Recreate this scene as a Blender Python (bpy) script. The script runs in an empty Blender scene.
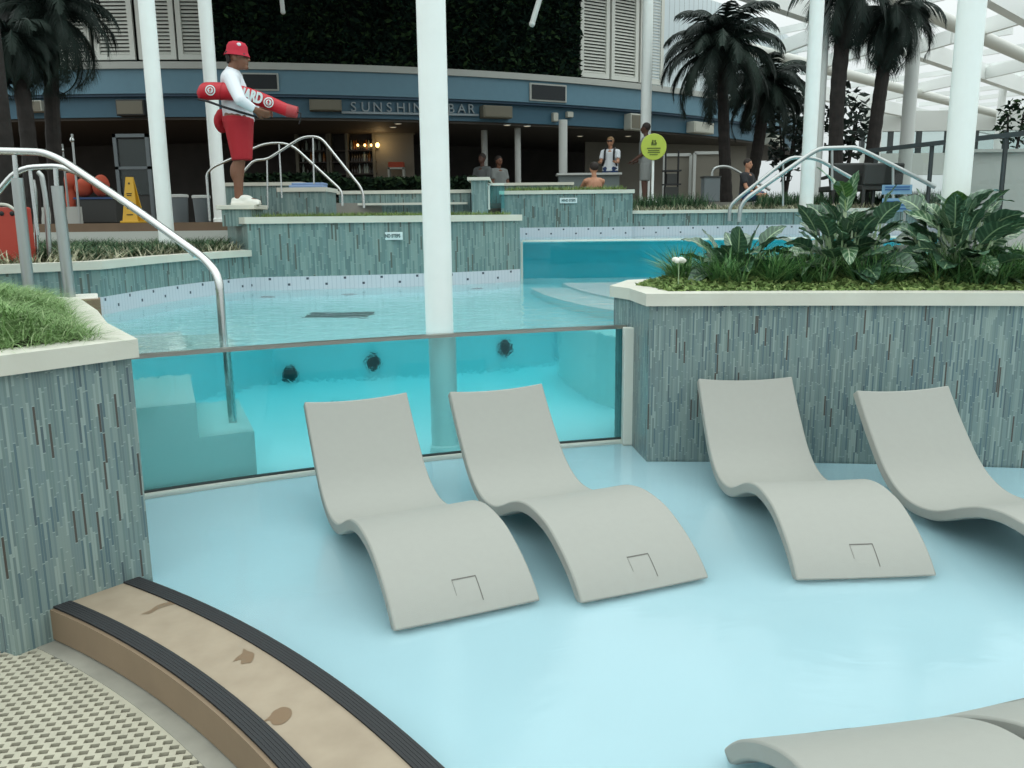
import bpy, math, random
from mathutils import Vector, Matrix, noise as mnoise
rnd = random.Random(7)
SC = bpy.context.scene
COL = SC.collection
PI = math.pi

# ------------------------------------------------------------------ camera model (also used to survey points of the place)
FPX, PITCH, ROLL, CH = 850.0, math.radians(11.0), math.radians(0.63), 1.6
_f = Vector((0, math.cos(PITCH), -math.sin(PITCH)))
_u0 = Vector((0, math.sin(PITCH), math.cos(PITCH)))
_r0 = Vector((1, 0, 0))
_r = _r0*math.cos(ROLL) - _u0*math.sin(ROLL)
_u = _r0*math.sin(ROLL) + _u0*math.cos(ROLL)
CAMP = Vector((0, 0, CH))
def ray(px, py): return _f + _r*((px-512)/FPX) + _u*((384-py)/FPX)
def G(px, py, z=0.0):
    d = ray(px, py); return CAMP + d*((z-CH)/d.z)
def D(px, py, y):
    d = ray(px, py); return CAMP + d*(y/d.y)
cam = bpy.data.cameras.new('camera'); cam_o = bpy.data.objects.new('camera', cam); COL.objects.link(cam_o)
cam.sensor_width = 36; cam.lens = 36*FPX/1024; cam.clip_end = 500; cam.clip_start = .05
M = Matrix((( _r.x, _u.x, -_f.x, 0), (_r.y, _u.y, -_f.y, 0), (_r.z, _u.z, -_f.z, CH), (0, 0, 0, 1)))
cam_o.matrix_world = M
SC.camera = cam_o

# ------------------------------------------------------------------ materials
def lin(c):
    c = c/255.0
    return c/12.92 if c <= .04045 else ((c+.055)/1.055)**2.4
def C(r, g, b, k=1.0): return (min(lin(r)*k, .95), min(lin(g)*k, .95), min(lin(b)*k, .95), 1)
MATS = {}
def nodes(name):
    m = bpy.data.materials.new(name); m.use_nodes = True
    nt = m.node_tree
    b = nt.nodes.get('Principled BSDF'); out = nt.nodes.get('Material Output')
    MATS[name] = m
    return m, nt, b, out
def N(nt, t, **kw):
    n = nt.nodes.new(t)
    for k, v in kw.items():
        if k.startswith('i_'): n.inputs[k[2:]].default_value = v
        elif k.startswith('n_'): n.inputs[int(k[2:])].default_value = v
        else: setattr(n, k, v)
    return n
def math_n(nt, op, a, b=None, clamp=False):
    n = nt.nodes.new('ShaderNodeMath'); n.operation = op; n.use_clamp = clamp
    for i, v in enumerate((a, b)):
        if v is None: continue
        if isinstance(v, (int, float)): n.inputs[i].default_value = v
        else: nt.links.new(v, n.inputs[i])
    return n.outputs[0]
def ramp(nt, fac, stops, interp='LINEAR'):
    n = nt.nodes.new('ShaderNodeValToRGB'); n.color_ramp.interpolation = interp
    el = n.color_ramp.elements
    while len(el) > 1: el.remove(el[-1])
    el[0].position, el[0].color = stops[0]
    for p, c in stops[1:]:
        e = el.new(p); e.color = c
    nt.links.new(fac, n.inputs[0])
    return n.outputs[0]
def mixc(nt, fac, a, b):
    n = nt.nodes.new('ShaderNodeMix'); n.data_type = 'RGBA'
    for s, v in ((0, fac), (6, a), (7, b)):
        if isinstance(v, (int, float, tuple)): n.inputs[s].default_value = v
        else: nt.links.new(v, n.inputs[s])
    return n.outputs[2]
def plain(name, col, rough=.6, metal=0.0, vary=.0, scale=6.0, bump=0.0, bscale=80.0, spec=.5, emit=None, trans=0):
    m, nt, b, out = nodes(name)
    b.inputs['Base Color'].default_value = col
    b.inputs['Roughness'].default_value = rough
    b.inputs['Metallic'].default_value = metal
    b.inputs['Specular IOR Level'].default_value = spec
    tc = nt.nodes.new('ShaderNodeTexCoord')
    if vary:
        nz = N(nt, 'ShaderNodeTexNoise', i_Scale=scale, i_Detail=5.0)
        nt.links.new(tc.outputs['Object'], nz.inputs['Vector'])
        lo = tuple(c*(1-vary) for c in col[:3])+(1,); hi = tuple(min(c*(1+vary), 1) for c in col[:3])+(1,)
        c = ramp(nt, nz.outputs[0], [(.3, lo), (.7, hi)])
        nt.links.new(c, b.inputs['Base Color'])
    if bump:
        nz = N(nt, 'ShaderNodeTexNoise', i_Scale=bscale, i_Detail=3.0)
        nt.links.new(tc.outputs['Object'], nz.inputs['Vector'])
        bp = N(nt, 'ShaderNodeBump', i_Strength=bump, i_Distance=.01)
        nt.links.new(nz.outputs[0], bp.inputs['Height']); nt.links.new(bp.outputs[0], b.inputs['Normal'])
    if emit:
        b.inputs['Emission Color'].default_value = emit[0]; b.inputs['Emission Strength'].default_value = emit[1]
    return m
def mosaic(name, stops, tw=.013, tl=.11, grout=C(120, 132, 132), gw=.10, rough=.35):
    """thin upright glass tiles, each of its own length and colour; uv = metres along the wall, metres up"""
    m, nt, b, out = nodes(name)
    uv = nt.nodes.new('ShaderNodeUVMap'); sp = nt.nodes.new('ShaderNodeSeparateXYZ')
    nt.links.new(uv.outputs[0], sp.inputs[0])
    u = math_n(nt, 'DIVIDE', sp.outputs[0], tw)
    row = math_n(nt, 'FLOOR', u)
    w1 = N(nt, 'ShaderNodeTexWhiteNoise', noise_dimensions='1D'); nt.links.new(row, w1.inputs['W'])
    L = math_n(nt, 'ADD', math_n(nt, 'MULTIPLY', w1.outputs[0], tl*.7), tl*.65)
    w2 = N(nt, 'ShaderNodeTexWhiteNoise', noise_dimensions='1D')
    nt.links.new(math_n(nt, 'ADD', row, 531.7), w2.inputs['W'])
    v = math_n(nt, 'DIVIDE', math_n(nt, 'ADD', sp.outputs[1], math_n(nt, 'ADD', w2.outputs[0], 5.0)), L)
    cell = math_n(nt, 'FLOOR', v)
    cv = nt.nodes.new('ShaderNodeCombineXYZ'); nt.links.new(row, cv.inputs[0]); nt.links.new(cell, cv.inputs[1])
    w3 = N(nt, 'ShaderNodeTexWhiteNoise', noise_dimensions='2D'); nt.links.new(cv.outputs[0], w3.inputs['Vector'])
    col = ramp(nt, w3.outputs[0], stops, 'CONSTANT')
    fu = math_n(nt, 'FRACT', u); fv = math_n(nt, 'FRACT', v)
    g = math_n(nt, 'LESS_THAN', fu, gw); g2 = math_n(nt, 'LESS_THAN', math_n(nt, 'MULTIPLY', fv, L), .004)
    nt.links.new(mixc(nt, g2, mixc(nt, g, col, grout), C(152, 169, 165, .92)), b.inputs['Base Color'])
    b.inputs['Roughness'].default_value = rough
    b.inputs['Specular IOR Level'].default_value = .4
    return m
K = .92
mos_stops = [(0, C(108, 128, 128, K)), (.16, C(124, 145, 143, K)), (.30, C(116, 137, 138, K)), (.44, C(146, 164, 159, K)), (.56, C(92, 116, 122, K)),
             (.68, C(132, 151, 147, K)), (.80, C(114, 136, 134, K)), (.93, C(80, 76, 70, K)), (.963, C(82, 100, 106, K))]
mosaic('mosaic_tile', mos_stops, tw=.0108, tl=.17, grout=C(130, 146, 144, K), gw=.13)
mosaic('mosaic_tile_teal', [(0, C(112, 142, 140, .80)), (.2, C(130, 158, 154, .80)), (.4, C(120, 150, 149, .80)), (.6, C(140, 166, 161, .80)), (.8, C(104, 132, 132, .80)), (.94, C(96, 106, 100, .80))],
       tw=.020, tl=.24, gw=.06)
plain('coping_stone', C(226, 226, 212, .80), .55, vary=.05, scale=3, bump=.08)
plain('resin_grey', C(184, 186, 178, .675), .62, vary=.012, scale=30, bump=.12, bscale=260)
plain('resin_groove', C(122, 120, 114, .6), .7)
plain('cream_post', C(230, 236, 226, .92), .5)
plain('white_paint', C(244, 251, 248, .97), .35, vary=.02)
plain('steel', C(205, 208, 206), .22, metal=1.0)
plain('steel_dull', C(178, 182, 180), .38, metal=1.0)
plain('rail_steel', C(160, 158, 150), .3, metal=.9)
plain('dark_seal', C(50, 60, 60), .5)
plain('black_rubber', C(40, 42, 44), .75, bump=.1)
plain('soil', C(70, 60, 46), .95, vary=.3, scale=20)
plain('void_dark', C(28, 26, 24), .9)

# tan composite with three wet marks
m, nt, b, out = nodes('tan_composite')
tc = nt.nodes.new('ShaderNodeTexCoord')
nz = N(nt, 'ShaderNodeTexNoise', i_Scale=9.0, i_Detail=6.0); nt.links.new(tc.outputs['Object'], nz.inputs['Vector'])
base = ramp(nt, nz.outputs[0], [(.3, C(174, 158, 136, .70)), (.7, C(188, 172, 149, .70))])
nt.links.new(base, b.inputs['Base Color']); b.inputs['Roughness'].default_value = .6
plain('wet_mark', C(148, 124, 98, .7), .3)
plain('tan_riser', C(160, 138, 112, .62), .6, vary=.07, scale=5)
# grate
plain('grate_cream', C(196, 192, 172, .74), .7, vary=.10, scale=7)
plain('grate_border', C(168, 166, 154, .72), .75, vary=.16, scale=6)

# pool finishes
plain('pool_floor_pale', C(192, 236, 247, .91), .5, vary=.02, scale=1.5)
plain('pool_floor_blue', C(226, 250, 255, .97), .5)
plain('pool_tile_deep', C(176, 228, 236, .92), .5)
plain('pool_step', C(214, 236, 232, .92), .5)
def band_mat():
    m, nt, b, out = nodes('lilac_tile')
    uv = nt.nodes.new('ShaderNodeUVMap'); sp = nt.nodes.new('ShaderNodeSeparateXYZ'); nt.links.new(uv.outputs[0], sp.inputs[0])
    u, v = sp.outputs[0], sp.outputs[1]
    def dots(off, vc):
        fu = math_n(nt, 'ABSOLUTE', math_n(nt, 'SUBTRACT', math_n(nt, 'FRACT', math_n(nt, 'DIVIDE', math_n(nt, 'ADD', u, off), .42)), .5))
        a = math_n(nt, 'LESS_THAN', fu, .034)
        dv = math_n(nt, 'LESS_THAN', math_n(nt, 'ABSOLUTE', math_n(nt, 'SUBTRACT', v, vc)), .013)
        return math_n(nt, 'MULTIPLY', a, dv)
    d = math_n(nt, 'MAXIMUM', math_n(nt, 'MAXIMUM', dots(0, .955), dots(.21, .89)), math_n(nt, 'MAXIMUM', dots(0, 1.415), dots(.21, 1.345)))
    g = math_n(nt, 'LESS_THAN', math_n(nt, 'FRACT', math_n(nt, 'DIVIDE', u, .05)), .10)
    c = mixc(nt, g, C(214, 218, 226, .85), C(184, 192, 204, .85))
    nt.links.new(mixc(nt, d, c, C(58, 66, 82)), b.inputs['Base Color']); b.inputs['Roughness'].default_value = .35
band_mat()
def water(name, bump, scale, absorb=None, dens=0, tint=(1, 1, 1, 1), rough=0.0):
    m, nt, b, out = nodes(name); nt.nodes.remove(b)
    g = N(nt, 'ShaderNodeBsdfGlass', i_Roughness=rough, i_IOR=1.33, i_Color=tint)
    nt.links.new(g.outputs[0], out.inputs['Surface'])
    if bump:
        tc = nt.nodes.new('ShaderNodeTexCoord'); mp = nt.nodes.new('ShaderNodeMapping'); nt.links.new(tc.outputs['Object'], mp.inputs[0])
        mp.inputs['Scale'].default_value = (1, 1.5, 1)
        nz = N(nt, 'ShaderNodeTexNoise', i_Scale=scale, i_Detail=3.0, i_Distortion=.5); nt.links.new(mp.outputs[0], nz.inputs['Vector'])
        bp = N(nt, 'ShaderNodeBump', i_Strength=bump, i_Distance=.03); nt.links.new(nz.outputs[0], bp.inputs['Height'])
        nt.links.new(bp.outputs[0], g.inputs['Normal'])
    if absorb:
        a = N(nt, 'ShaderNodeVolumeAbsorption', i_Color=absorb, i_Density=dens); nt.links.new(a.outputs[0], out.inputs['Volume'])
    return m
ABS = (.02, .935, .99, 1)
water('pool_water_top', .30, 4.5, ABS, .27)
water('pool_water_side', .05, 22.0, ABS, .27, rough=.09)
water('wading_water', .10, 3.0, rough=.13)
def thin_glass(name, tint, f0=1.45):
    m, nt, b, out = nodes(name); nt.nodes.remove(b)
    t = N(nt, 'ShaderNodeBsdfTransparent', i_Color=tint); g = N(nt, 'ShaderNodeBsdfGlossy', i_Roughness=.0)
    fr = N(nt, 'ShaderNodeFresnel', i_IOR=f0); mx = nt.nodes.new('ShaderNodeMixShader')
    nt.links.new(fr.outputs[0], mx.inputs[0]); nt.links.new(t.outputs[0], mx.inputs[1]); nt.links.new(g.outputs[0], mx.inputs[2])
    nt.links.new(mx.outputs[0], out.inputs['Surface']); return m
thin_glass('pane_glass', (.64, .965, .985, 1))
thin_glass('window_glass', (.80, .86, .85, 1))
thin_glass('dark_window_glass', (.30, .34, .34, 1))

def leafy(name, stops, rough=.45, spec=.3):
    """colour picked per blade or leaf from its own uv tag"""
    m, nt, b, out = nodes(name)
    at = N(nt, 'ShaderNodeUVMap'); sp = nt.nodes.new('ShaderNodeSeparateXYZ'); nt.links.new(at.outputs[0], sp.inputs[0])
    c = ramp(nt, sp.outputs[0], stops)
    nt.links.new(c, b.inputs['Base Color']); b.inputs['Roughness'].default_value = rough
    b.inputs['Specular IOR Level'].default_value = spec
    return m
leafy('grass_mound', [(0, C(84, 112, 62, 1)), (.45, C(116, 150, 92, 1)), (.8, C(150, 178, 122, 1)), (1, C(190, 206, 162, 1))], .6, .2)
leafy('grass_spiky', [(0, C(58, 96, 62, 1)), (.5, C(92, 138, 84, 1)), (1, C(148, 182, 120, 1))], .5, .3)
leafy('ground_cover', [(0, C(80, 104, 56, 1)), (.5, C(112, 138, 78, 1)), (1, C(152, 170, 108, 1))], .7, .2)
leafy('short_grass', [(0, C(84, 110, 62, .9)), (.5, C(116, 142, 82, .9)), (1, C(150, 164, 110, .9))], .7, .1)
leafy('dry_grass', [(0, C(100, 108, 84, 1)), (.5, C(150, 152, 126, 1)), (1, C(200, 196, 172, 1))], .8, .1)
leafy('juniper', [(0, C(42, 66, 52, .9)), (.5, C(66, 96, 68, .9)), (1, C(110, 136, 98, .9))], .7, .1)
leafy('palm_leaf', [(0, C(30, 42, 38, .65)), (.6, C(42, 56, 50, .65)), (1, C(66, 84, 74, .65))], .6, .2)
leafy('hedge_leaf', [(0, C(26, 40, 32, .7)), (.6, C(40, 58, 42, .7)), (1, C(60, 80, 52, .7))], .9, .05)
leafy('wall_leaf', [(0, C(20, 34, 30, .8)), (.7, C(32, 50, 40, .8)), (1, C(56, 78, 48, .8))], .9, .05)
plain('palm_bark', C(50, 45, 42, .6), .9, vary=.35, scale=9, bump=.5, bscale=14)
def broad_leaf(name, dark, light, edge):
    m, nt, b, out = nodes(name)
    uv = nt.nodes.new('ShaderNodeUVMap'); sp = nt.nodes.new('ShaderNodeSeparateXYZ'); nt.links.new(uv.outputs[0], sp.inputs[0])
    u, v = sp.outputs[0], sp.outputs[1]                    # u along the blade, v across (0 rib .. 1 rim)
    s = math_n(nt, 'SINE', math_n(nt, 'MULTIPLY', math_n(nt, 'SUBTRACT', u, math_n(nt, 'MULTIPLY', v, .18)), 46.0))
    st = math_n(nt, 'GREATER_THAN', s, .45)
    c = mixc(nt, st, dark, light)
    rib = math_n(nt, 'LESS_THAN', v, .07)
    nt.links.new(mixc(nt, rib, c, edge), b.inputs['Base Color'])
    b.inputs['Roughness'].default_value = .28; b.inputs['Specular IOR Level'].default_value = .6
broad_leaf('broad_leaf_dark', C(58, 88, 68, 1), C(82, 114, 88, 1), C(150, 174, 134, 1))
broad_leaf('broad_leaf_pale', C(74, 110, 78, 1), C(140, 166, 132, 1), C(188, 204, 172, 1))
broad_leaf('broad_leaf_lime', C(84, 128, 66, .8), C(120, 162, 92, .8), C(170, 190, 130, .8))

# building
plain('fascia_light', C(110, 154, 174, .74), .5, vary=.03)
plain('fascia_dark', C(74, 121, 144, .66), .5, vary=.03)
plain('fascia_edge_shadow', C(62, 96, 122, .7), .5)  # shadow below the upper band, put into the colour
plain('ledge_grey', C(196, 200, 194, .8), .6)
plain('shutter_white', C(226, 228, 220, .85), .5)
plain('dark_recess', C(46, 50, 48, .6), .8)
plain('ribbed_panel', C(214, 226, 230, .9), .5)
plain('soffit', C(96, 90, 82, .6), .7)
plain('interior_dark', C(92, 88, 84, .7), .8, vary=.15, scale=2)
plain('interior_pale', C(150, 146, 134, .7), .7)
plain('deck_wood', C(128, 104, 82, .7), .6, vary=.12, scale=3)
plain('terrace_stone', C(150, 146, 136, .7), .7, vary=.08)
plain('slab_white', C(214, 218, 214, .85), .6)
plain('roof_white', C(238, 242, 240, .95), .4)
plain('roof_tube', C(226, 228, 220, .8), .35)
plain('charcoal', C(66, 68, 66, .7), .6)
plain('black_plastic', C(22, 24, 26), .5)
plain('bin_grey', C(120, 130, 134, .7), .6)
plain('beige_box', C(128, 124, 108, .75), .6)
plain('pale_box', C(206, 208, 196, .8), .6)
plain('vent_dark', C(34, 40, 44), .7)
plain('red_plastic', C(188, 66, 50, .8), .5)
plain('orange_cloth', C(206, 92, 66, .8), .8)
plain('blue_rim', C(48, 78, 128, .8), .5)
plain('yellow_plastic', C(226, 178, 50, .85), .45)
plain('ink_dark', C(60, 56, 40), .7)
plain('sign_lime', C(196, 214, 82, .82), .5)
plain('sign_ink', C(104, 120, 44, .8), .6)
plain('sign_white', C(222, 236, 236, .9), .5)
plain('sign_grey_ink', C(96, 118, 118), .6)
plain('sign_blue', C(128, 172, 204, .85), .5)
plain('sign_blue_ink', C(54, 100, 152), .6)
plain('towel_blue', C(140, 166, 204, .85), .8)
plain('letter_grey', C(150, 164, 170, .8), .4)
plain('shelf_dark', C(74, 66, 58, .7), .6)
plain('bottle_dark', C(52, 44, 34), .2)
plain('bottle_amber', C(140, 88, 40), .2)
plain('bottle_clear', C(150, 160, 150), .2)
plain('lamp_glow', C(255, 200, 110), .5, emit=((1.0, .62, .22, 1), 4.0))
plain('downlight_glow', C(255, 240, 210), .5, emit=((1.0, .86, .62, 1), .35))
plain('parapet_grey', C(190, 192, 186, .85), .7)
plain('dark_rail', C(66, 74, 76, .8), .45)
# people
plain('skin_tan', C(134, 90, 68, .80), .55)
plain('skin_light', C(196, 142, 112, .85), .55)
plain('skin_dark', C(92, 62, 50, .85), .55)
plain('cloth_white', C(232, 238, 244, .9), .8)
plain('cloth_red', C(176, 30, 42, .95), .75)
plain('cap_red', C(190, 38, 60, .95), .8)
plain('tube_red', C(190, 24, 42, .95), .38)
plain('tube_end_red', C(178, 62, 66, .9), .5)
plain('clog_white', C(236, 236, 226, .9), .5)
plain('hair_dark', C(40, 32, 28), .7)
plain('hair_blond', C(150, 118, 78, .8), .7)
plain('cloth_grey', C(150, 156, 154, .8), .8)
plain('cloth_shade', C(112, 118, 118, .7), .8)  # pale cloth with the shade put into its colour
plain('cloth_dark', C(40, 42, 46), .8)
plain('cloth_navy', C(46, 70, 116, .8), .8)
plain('strap_black', C(24, 24, 28), .6)

# ------------------------------------------------------------------ mesh helper
class MB:
    def __init__(s): s.v = []; s.f = []; s.uv = []; s.mi = []
    def face(s, pts, uvs=None, mi=0):
        i = len(s.v); s.v.extend(Vector(p) for p in pts); s.f.append(tuple(range(i, i+len(pts))))
        s.uv.append(uvs or [(0, 0)]*len(pts)); s.mi.append(mi)
    def raw(s, vs, fs, uvs=None, mi=0):
        i = len(s.v); s.v.extend(Vector(p) for p in vs)
        for k, f in enumerate(fs):
            s.f.append(tuple(i+a for a in f)); s.uv.append([uvs[a] for a in f] if uvs else [(0, 0)]*len(f)); s.mi.append(mi)
    def box(s, c, d, rz=0, mi=0, rx=0):
        R_ = Matrix.Rotation(rz, 3, 'Z') @ Matrix.Rotation(rx, 3, 'X'); c = Vector(c)
        vs = [c + R_ @ Vector((x*d[0]/2, y*d[1]/2, z*d[2]/2)) for x in (-1, 1) for y in (-1, 1) for z in (-1, 1)]
        s.raw(vs, [(0, 1, 3, 2), (4, 6, 7, 5), (0, 4, 5, 1), (2, 3, 7, 6), (0, 2, 6, 4), (1, 5, 7, 3)], mi=mi)
    def beam(s, a, b, w, h, mi=0):
        a, b = Vector(a), Vector(b); t = (b-a).normalized(); up = Vector((0, 0, 1)) if abs(t.z) < .95 else Vector((0, 1, 0))
        sd = t.cross(up).normalized()*w/2; up = sd.cross(t).normalized()*h/2
        vs = [p + x*sd + y*up for p in (a, b) for x, y in ((-1, -1), (1, -1), (1, 1), (-1, 1))]
        s.raw(vs, [(3, 2, 1, 0), (4, 5, 6, 7), (0, 1, 5, 4), (1, 2, 6, 5), (2, 3, 7, 6), (3, 0, 4, 7)], mi=mi)
    def prism(s, poly, z0, z1, mi=0, mi_top=None, closed=True, bottom=True):
        """upright walls over a ground polygon (counter-clockwise), uv in metres"""
        n = len(poly); L = 0
        P = [Vector((p[0], p[1], 0)) for p in poly]
        for k in range(n if closed else n-1):
            a, b = P[k], P[(k+1) % n]; d = (b-a).length
            s.face([(a.x, a.y, z0), (b.x, b.y, z0), (b.x, b.y, z1), (a.x, a.y, z1)], [(L, z0), (L+d, z0), (L+d, z1), (L, z1)], mi); L += d
        if closed:
            t = mi if mi_top is None else mi_top
            s.face([(p.x, p.y, z1) for p in P], [(p.x, p.y) for p in P], t)
            if bottom: s.face([(p.x, p.y, z0) for p in reversed(P)], [(p.x, p.y) for p in reversed(P)], t)
    def ring(s, outer, inner, z0, z1, mi=0):
        n = len(outer)
        O = [Vector((p[0], p[1], 0)) for p in outer]; I = [Vector((p[0], p[1], 0)) for p in inner]
        for k in range(n):
            a, b, c, d = O[k], O[(k+1) % n], I[(k+1) % n], I[k]
            zz = lambda p, z: (p.x, p.y, z)
            s.face([zz(a, z0), zz(b, z0), zz(b, z1), zz(a, z1)], mi=mi)
            s.face([zz(a, z1), zz(b, z1), zz(c, z1), zz(d, z1)], mi=mi)
            s.face([zz(c, z0), zz(d, z0), zz(d, z1), zz(c, z1)], mi=mi)
            s.face([zz(b, z0), zz(a, z0), zz(d, z0), zz(c, z0)], mi=mi)
    def tube(s, pts, r, seg=10, caps=True, mi=0, uvx=0):
        P = [Vector(p) for p in pts]; n = len(P)
        rr = r if isinstance(r, (list, tuple)) else [r]*n
        T = [(P[min(i+1, n-1)]-P[max(i-1, 0)]).normalized() for i in range(n)]
        ref = Vector((0, 0, 1)) if abs(T[0].z) < .9 else Vector((1, 0, 0))
        nn = (ref - T[0]*ref.dot(T[0])).normalized(); vs = []
        for i in range(n):
            nn = (nn - T[i]*nn.dot(T[i])).normalized(); bb = T[i].cross(nn)
            for k in range(seg):
                a = 2*PI*k/seg; vs.append(P[i] + (nn*math.cos(a)+bb*math.sin(a))*rr[i])
        fs = [(i*seg+k, i*seg+(k+1) % seg, (i+1)*seg+(k+1) % seg, (i+1)*seg+k) for i in range(n-1) for k in range(seg)]
        if caps: fs += [tuple(reversed(range(seg))), tuple(range((n-1)*seg, n*seg))]
        s.raw(vs, fs, [(uvx, 0)]*len(vs), mi)
    def capsule(s, a, b, r0, r1, seg=12, flat=False, mi=0):
        a, b = Vector(a), Vector(b); t = (b-a); L = t.length; t = t.normalized() if L > 1e-6 else Vector((0, 0, 1))
        pts = []; rr = []
        if not flat:
            for k in range(1, 5):
                q = PI/2*k/5; pts.append(a - t*r0*math.cos(q)); rr.append(r0*math.sin(q))
        pts += [a, b]; rr += [r0, r1]
        if not flat:
            for k in range(4, 0, -1):
                q = PI/2*k/5; pts.append(b + t*r1*math.cos(q)); rr.append(r1*math.sin(q))
        s.tube(pts, rr, seg, True, mi)
    def ell(s, c, r, R_=None, seg=16, rings=10, mi=0):
        c = Vector(c); R_ = R_ or Matrix.Identity(3); vs = [c + R_ @ Vector((0, 0, r[2]))]
        for i in range(1, rings):
            p = PI*i/rings
            for k in range(seg):
                a = 2*PI*k/seg; vs.append(c + R_ @ Vector((r[0]*math.sin(p)*math.cos(a), r[1]*math.sin(p)*math.sin(a), r[2]*math.cos(p))))
        vs.append(c + R_ @ Vector((0, 0, -r[2]))); fs = []
        for k in range(seg): fs.append((0, 1+k, 1+(k+1) % seg))
        for i in range(rings-2):
            for k in range(seg):
                a = 1+i*seg+k; b = 1+i*seg+(k+1) % seg; fs.append((a, a+seg, b+seg, b))
        o = 1+(rings-2)*seg
        for k in range(seg): fs.append((o+k, len(vs)-1, o+(k+1) % seg))
        s.raw(vs, fs, mi=mi)
    def lathe(s, prof, c, seg=20, mi=0, caps=True):
        c = Vector(c); vs = []; n = len(prof)
        for r, z in prof:
            for k in range(seg):
                a = 2*PI*k/seg; vs.append(c + Vector((r*math.cos(a), r*math.sin(a), z)))
        fs = [(i*seg+k, i*seg+(k+1) % seg, (i+1)*seg+(k+1) % seg, (i+1)*seg+k) for i in range(n-1) for k in range(seg)]
        if caps: fs += [tuple(reversed(range(seg))), tuple(range((n-1)*seg, n*seg))]
        s.raw(vs, fs, mi=mi)
    def mesh(s, name, mats):
        me = bpy.data.meshes.new(name)
        me.from_pydata([tuple(v) for v in s.v], [], s.f)
        for m_ in (mats if isinstance(mats, (list, tuple)) else [mats]): me.materials.append(MATS[m_])
        me.polygons.foreach_set('material_index', s.mi)
        ul = me.uv_layers.new(name='UVMap')
        flat = [c for f in s.uv for p in f for c in p]
        ul.data.foreach_set('uv', flat)
        me.update(); return me
    def build(s, name, mats, parent=None, local=False, smooth=None, bevel=0, kind=None):
        if parent is not None and not local:
            o0 = parent.matrix_basis.translation
            pp = parent
            while pp.parent is not None: pp = pp.parent; o0 = o0 + pp.matrix_basis.translation
            s.v = [v-o0 for v in s.v]
        me = s.mesh(name, mats)
        if smooth is not None:
            me.polygons.foreach_set('use_smooth', [True]*len(me.polygons))
            me.set_sharp_from_angle(angle=math.radians(smooth))
        o = bpy.data.objects.new(name, me); COL.objects.link(o)
        if parent is not None: o.parent = parent
        if bevel:
            b = o.modifiers.new('edge', 'BEVEL'); b.width = bevel; b.segments = 2; b.limit_method = 'ANGLE'
        if kind: o['kind'] = kind
        return o

def tag(o, label=None, cat=None, group=None, kind=None):
    if label: o['label'] = label
    if cat: o['category'] = cat
    if group: o['group'] = group
    if kind: o['kind'] = kind
    return o
def thing(name, label, cat, loc=(0, 0, 0), rz=0, group=None):
    o = bpy.data.objects.new(name, None); COL.objects.link(o); o.empty_display_size = .1
    o.location = loc; o.rotation_euler = (0, 0, rz)
    return tag(o, label, cat, group)
def copy_tree(o, parent=None):
    c = o.copy(); COL.objects.link(c)
    if parent is not None: c.parent = parent
    for ch in [x for x in bpy.data.objects if x.parent == o]: copy_tree(ch, c)
    return c
def V2(p): return (p.x, p.y)
def arc(c, r, a0, a1, n): return [(c[0]+r*math.cos(a0+(a1-a0)*i/n), c[1]+r*math.sin(a0+(a1-a0)*i/n)) for i in range(n+1)]
def offset(poly, d):
    """push a closed counter-clockwise outline outwards by d"""
    n = len(poly); out = []
    for i in range(n):
        a, b, c = Vector(poly[i-1]), Vector(poly[i]), Vector(poly[(i+1) % n])
        e1 = (b-a).normalized(); e2 = (c-b).normalized()
        n1 = Vector((e1.y, -e1.x)); n2 = Vector((e2.y, -e2.x)); m = n1+n2
        if m.length < 1e-4: m = n1.copy()
        m.normalize(); k = d/max(m.dot(n1), .35); out.append((b.x+m.x*k, b.y+m.y*k))
    return out
def smooth_line(pts, n=6):
    """Catmull-Rom through 2d or 3d points"""
    P = [Vector(p) for p in pts]; out = []
    for i in range(len(P)-1):
        p0, p1, p2, p3 = P[max(i-1, 0)], P[i], P[i+1], P[min(i+2, len(P)-1)]
        for k in range(n):
            t = k/n; out.append(.5*((2*p1)+(p2-p0)*t+(2*p0-5*p1+4*p2-p3)*t*t+(3*p1-p0-3*p2+p3)*t**3))
    out.append(P[-1]); return out
def rounded(pts, r=.12, n=5):
    """a polyline whose inner corners are bent with radius r"""
    P = [Vector(p) for p in pts]; out = [P[0]]
    for i in range(1, len(P)-1):
        a, b, c = P[i-1], P[i], P[i+1]; d1 = (a-b); d2 = (c-b); q = min(r, d1.length*.45, d2.length*.45)
        s_, e_ = b+d1.normalized()*q, b+d2.normalized()*q
        for k in range(n+1):
            t = k/n; out.append(s_*(1-t)**2+b*2*t*(1-t)+e_*t*t)
    out.append(P[-1]); return out
def bake(o, mats=None):
    """turn an object with modifiers or a text into a plain mesh object"""
    dg = bpy.context.evaluated_depsgraph_get(); dg.update()
    return bpy.data.meshes.new_from_object(o.evaluated_get(dg), depsgraph=dg)
def remeshed(mb, name, mat, voxel, it=4, parent=None):
    """one continuous skin over overlapping limbs"""
    me = mb.mesh(name, mat); o = bpy.data.objects.new(name, me); COL.objects.link(o)
    r = o.modifiers.new('r', 'REMESH'); r.mode = 'VOXEL'; r.voxel_size = voxel; r.use_smooth_shade = True
    s_ = o.modifiers.new('s', 'SMOOTH'); s_.factor = .5; s_.iterations = it
    bm_ = bake(o); bpy.data.objects.remove(o)
    bm_.name = name; bm_.materials.clear(); bm_.materials.append(MATS[mat])
    bm_.polygons.foreach_set('material_index', [0]*len(bm_.polygons))
    bm_.polygons.foreach_set('use_smooth', [True]*len(bm_.polygons))
    if parent is not None:
        o0 = parent.location
        for v in bm_.vertices: v.co -= o0
    o2 = bpy.data.objects.new(name, bm_); COL.objects.link(o2)
    if parent is not None: o2.parent = parent
    return o2
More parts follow.
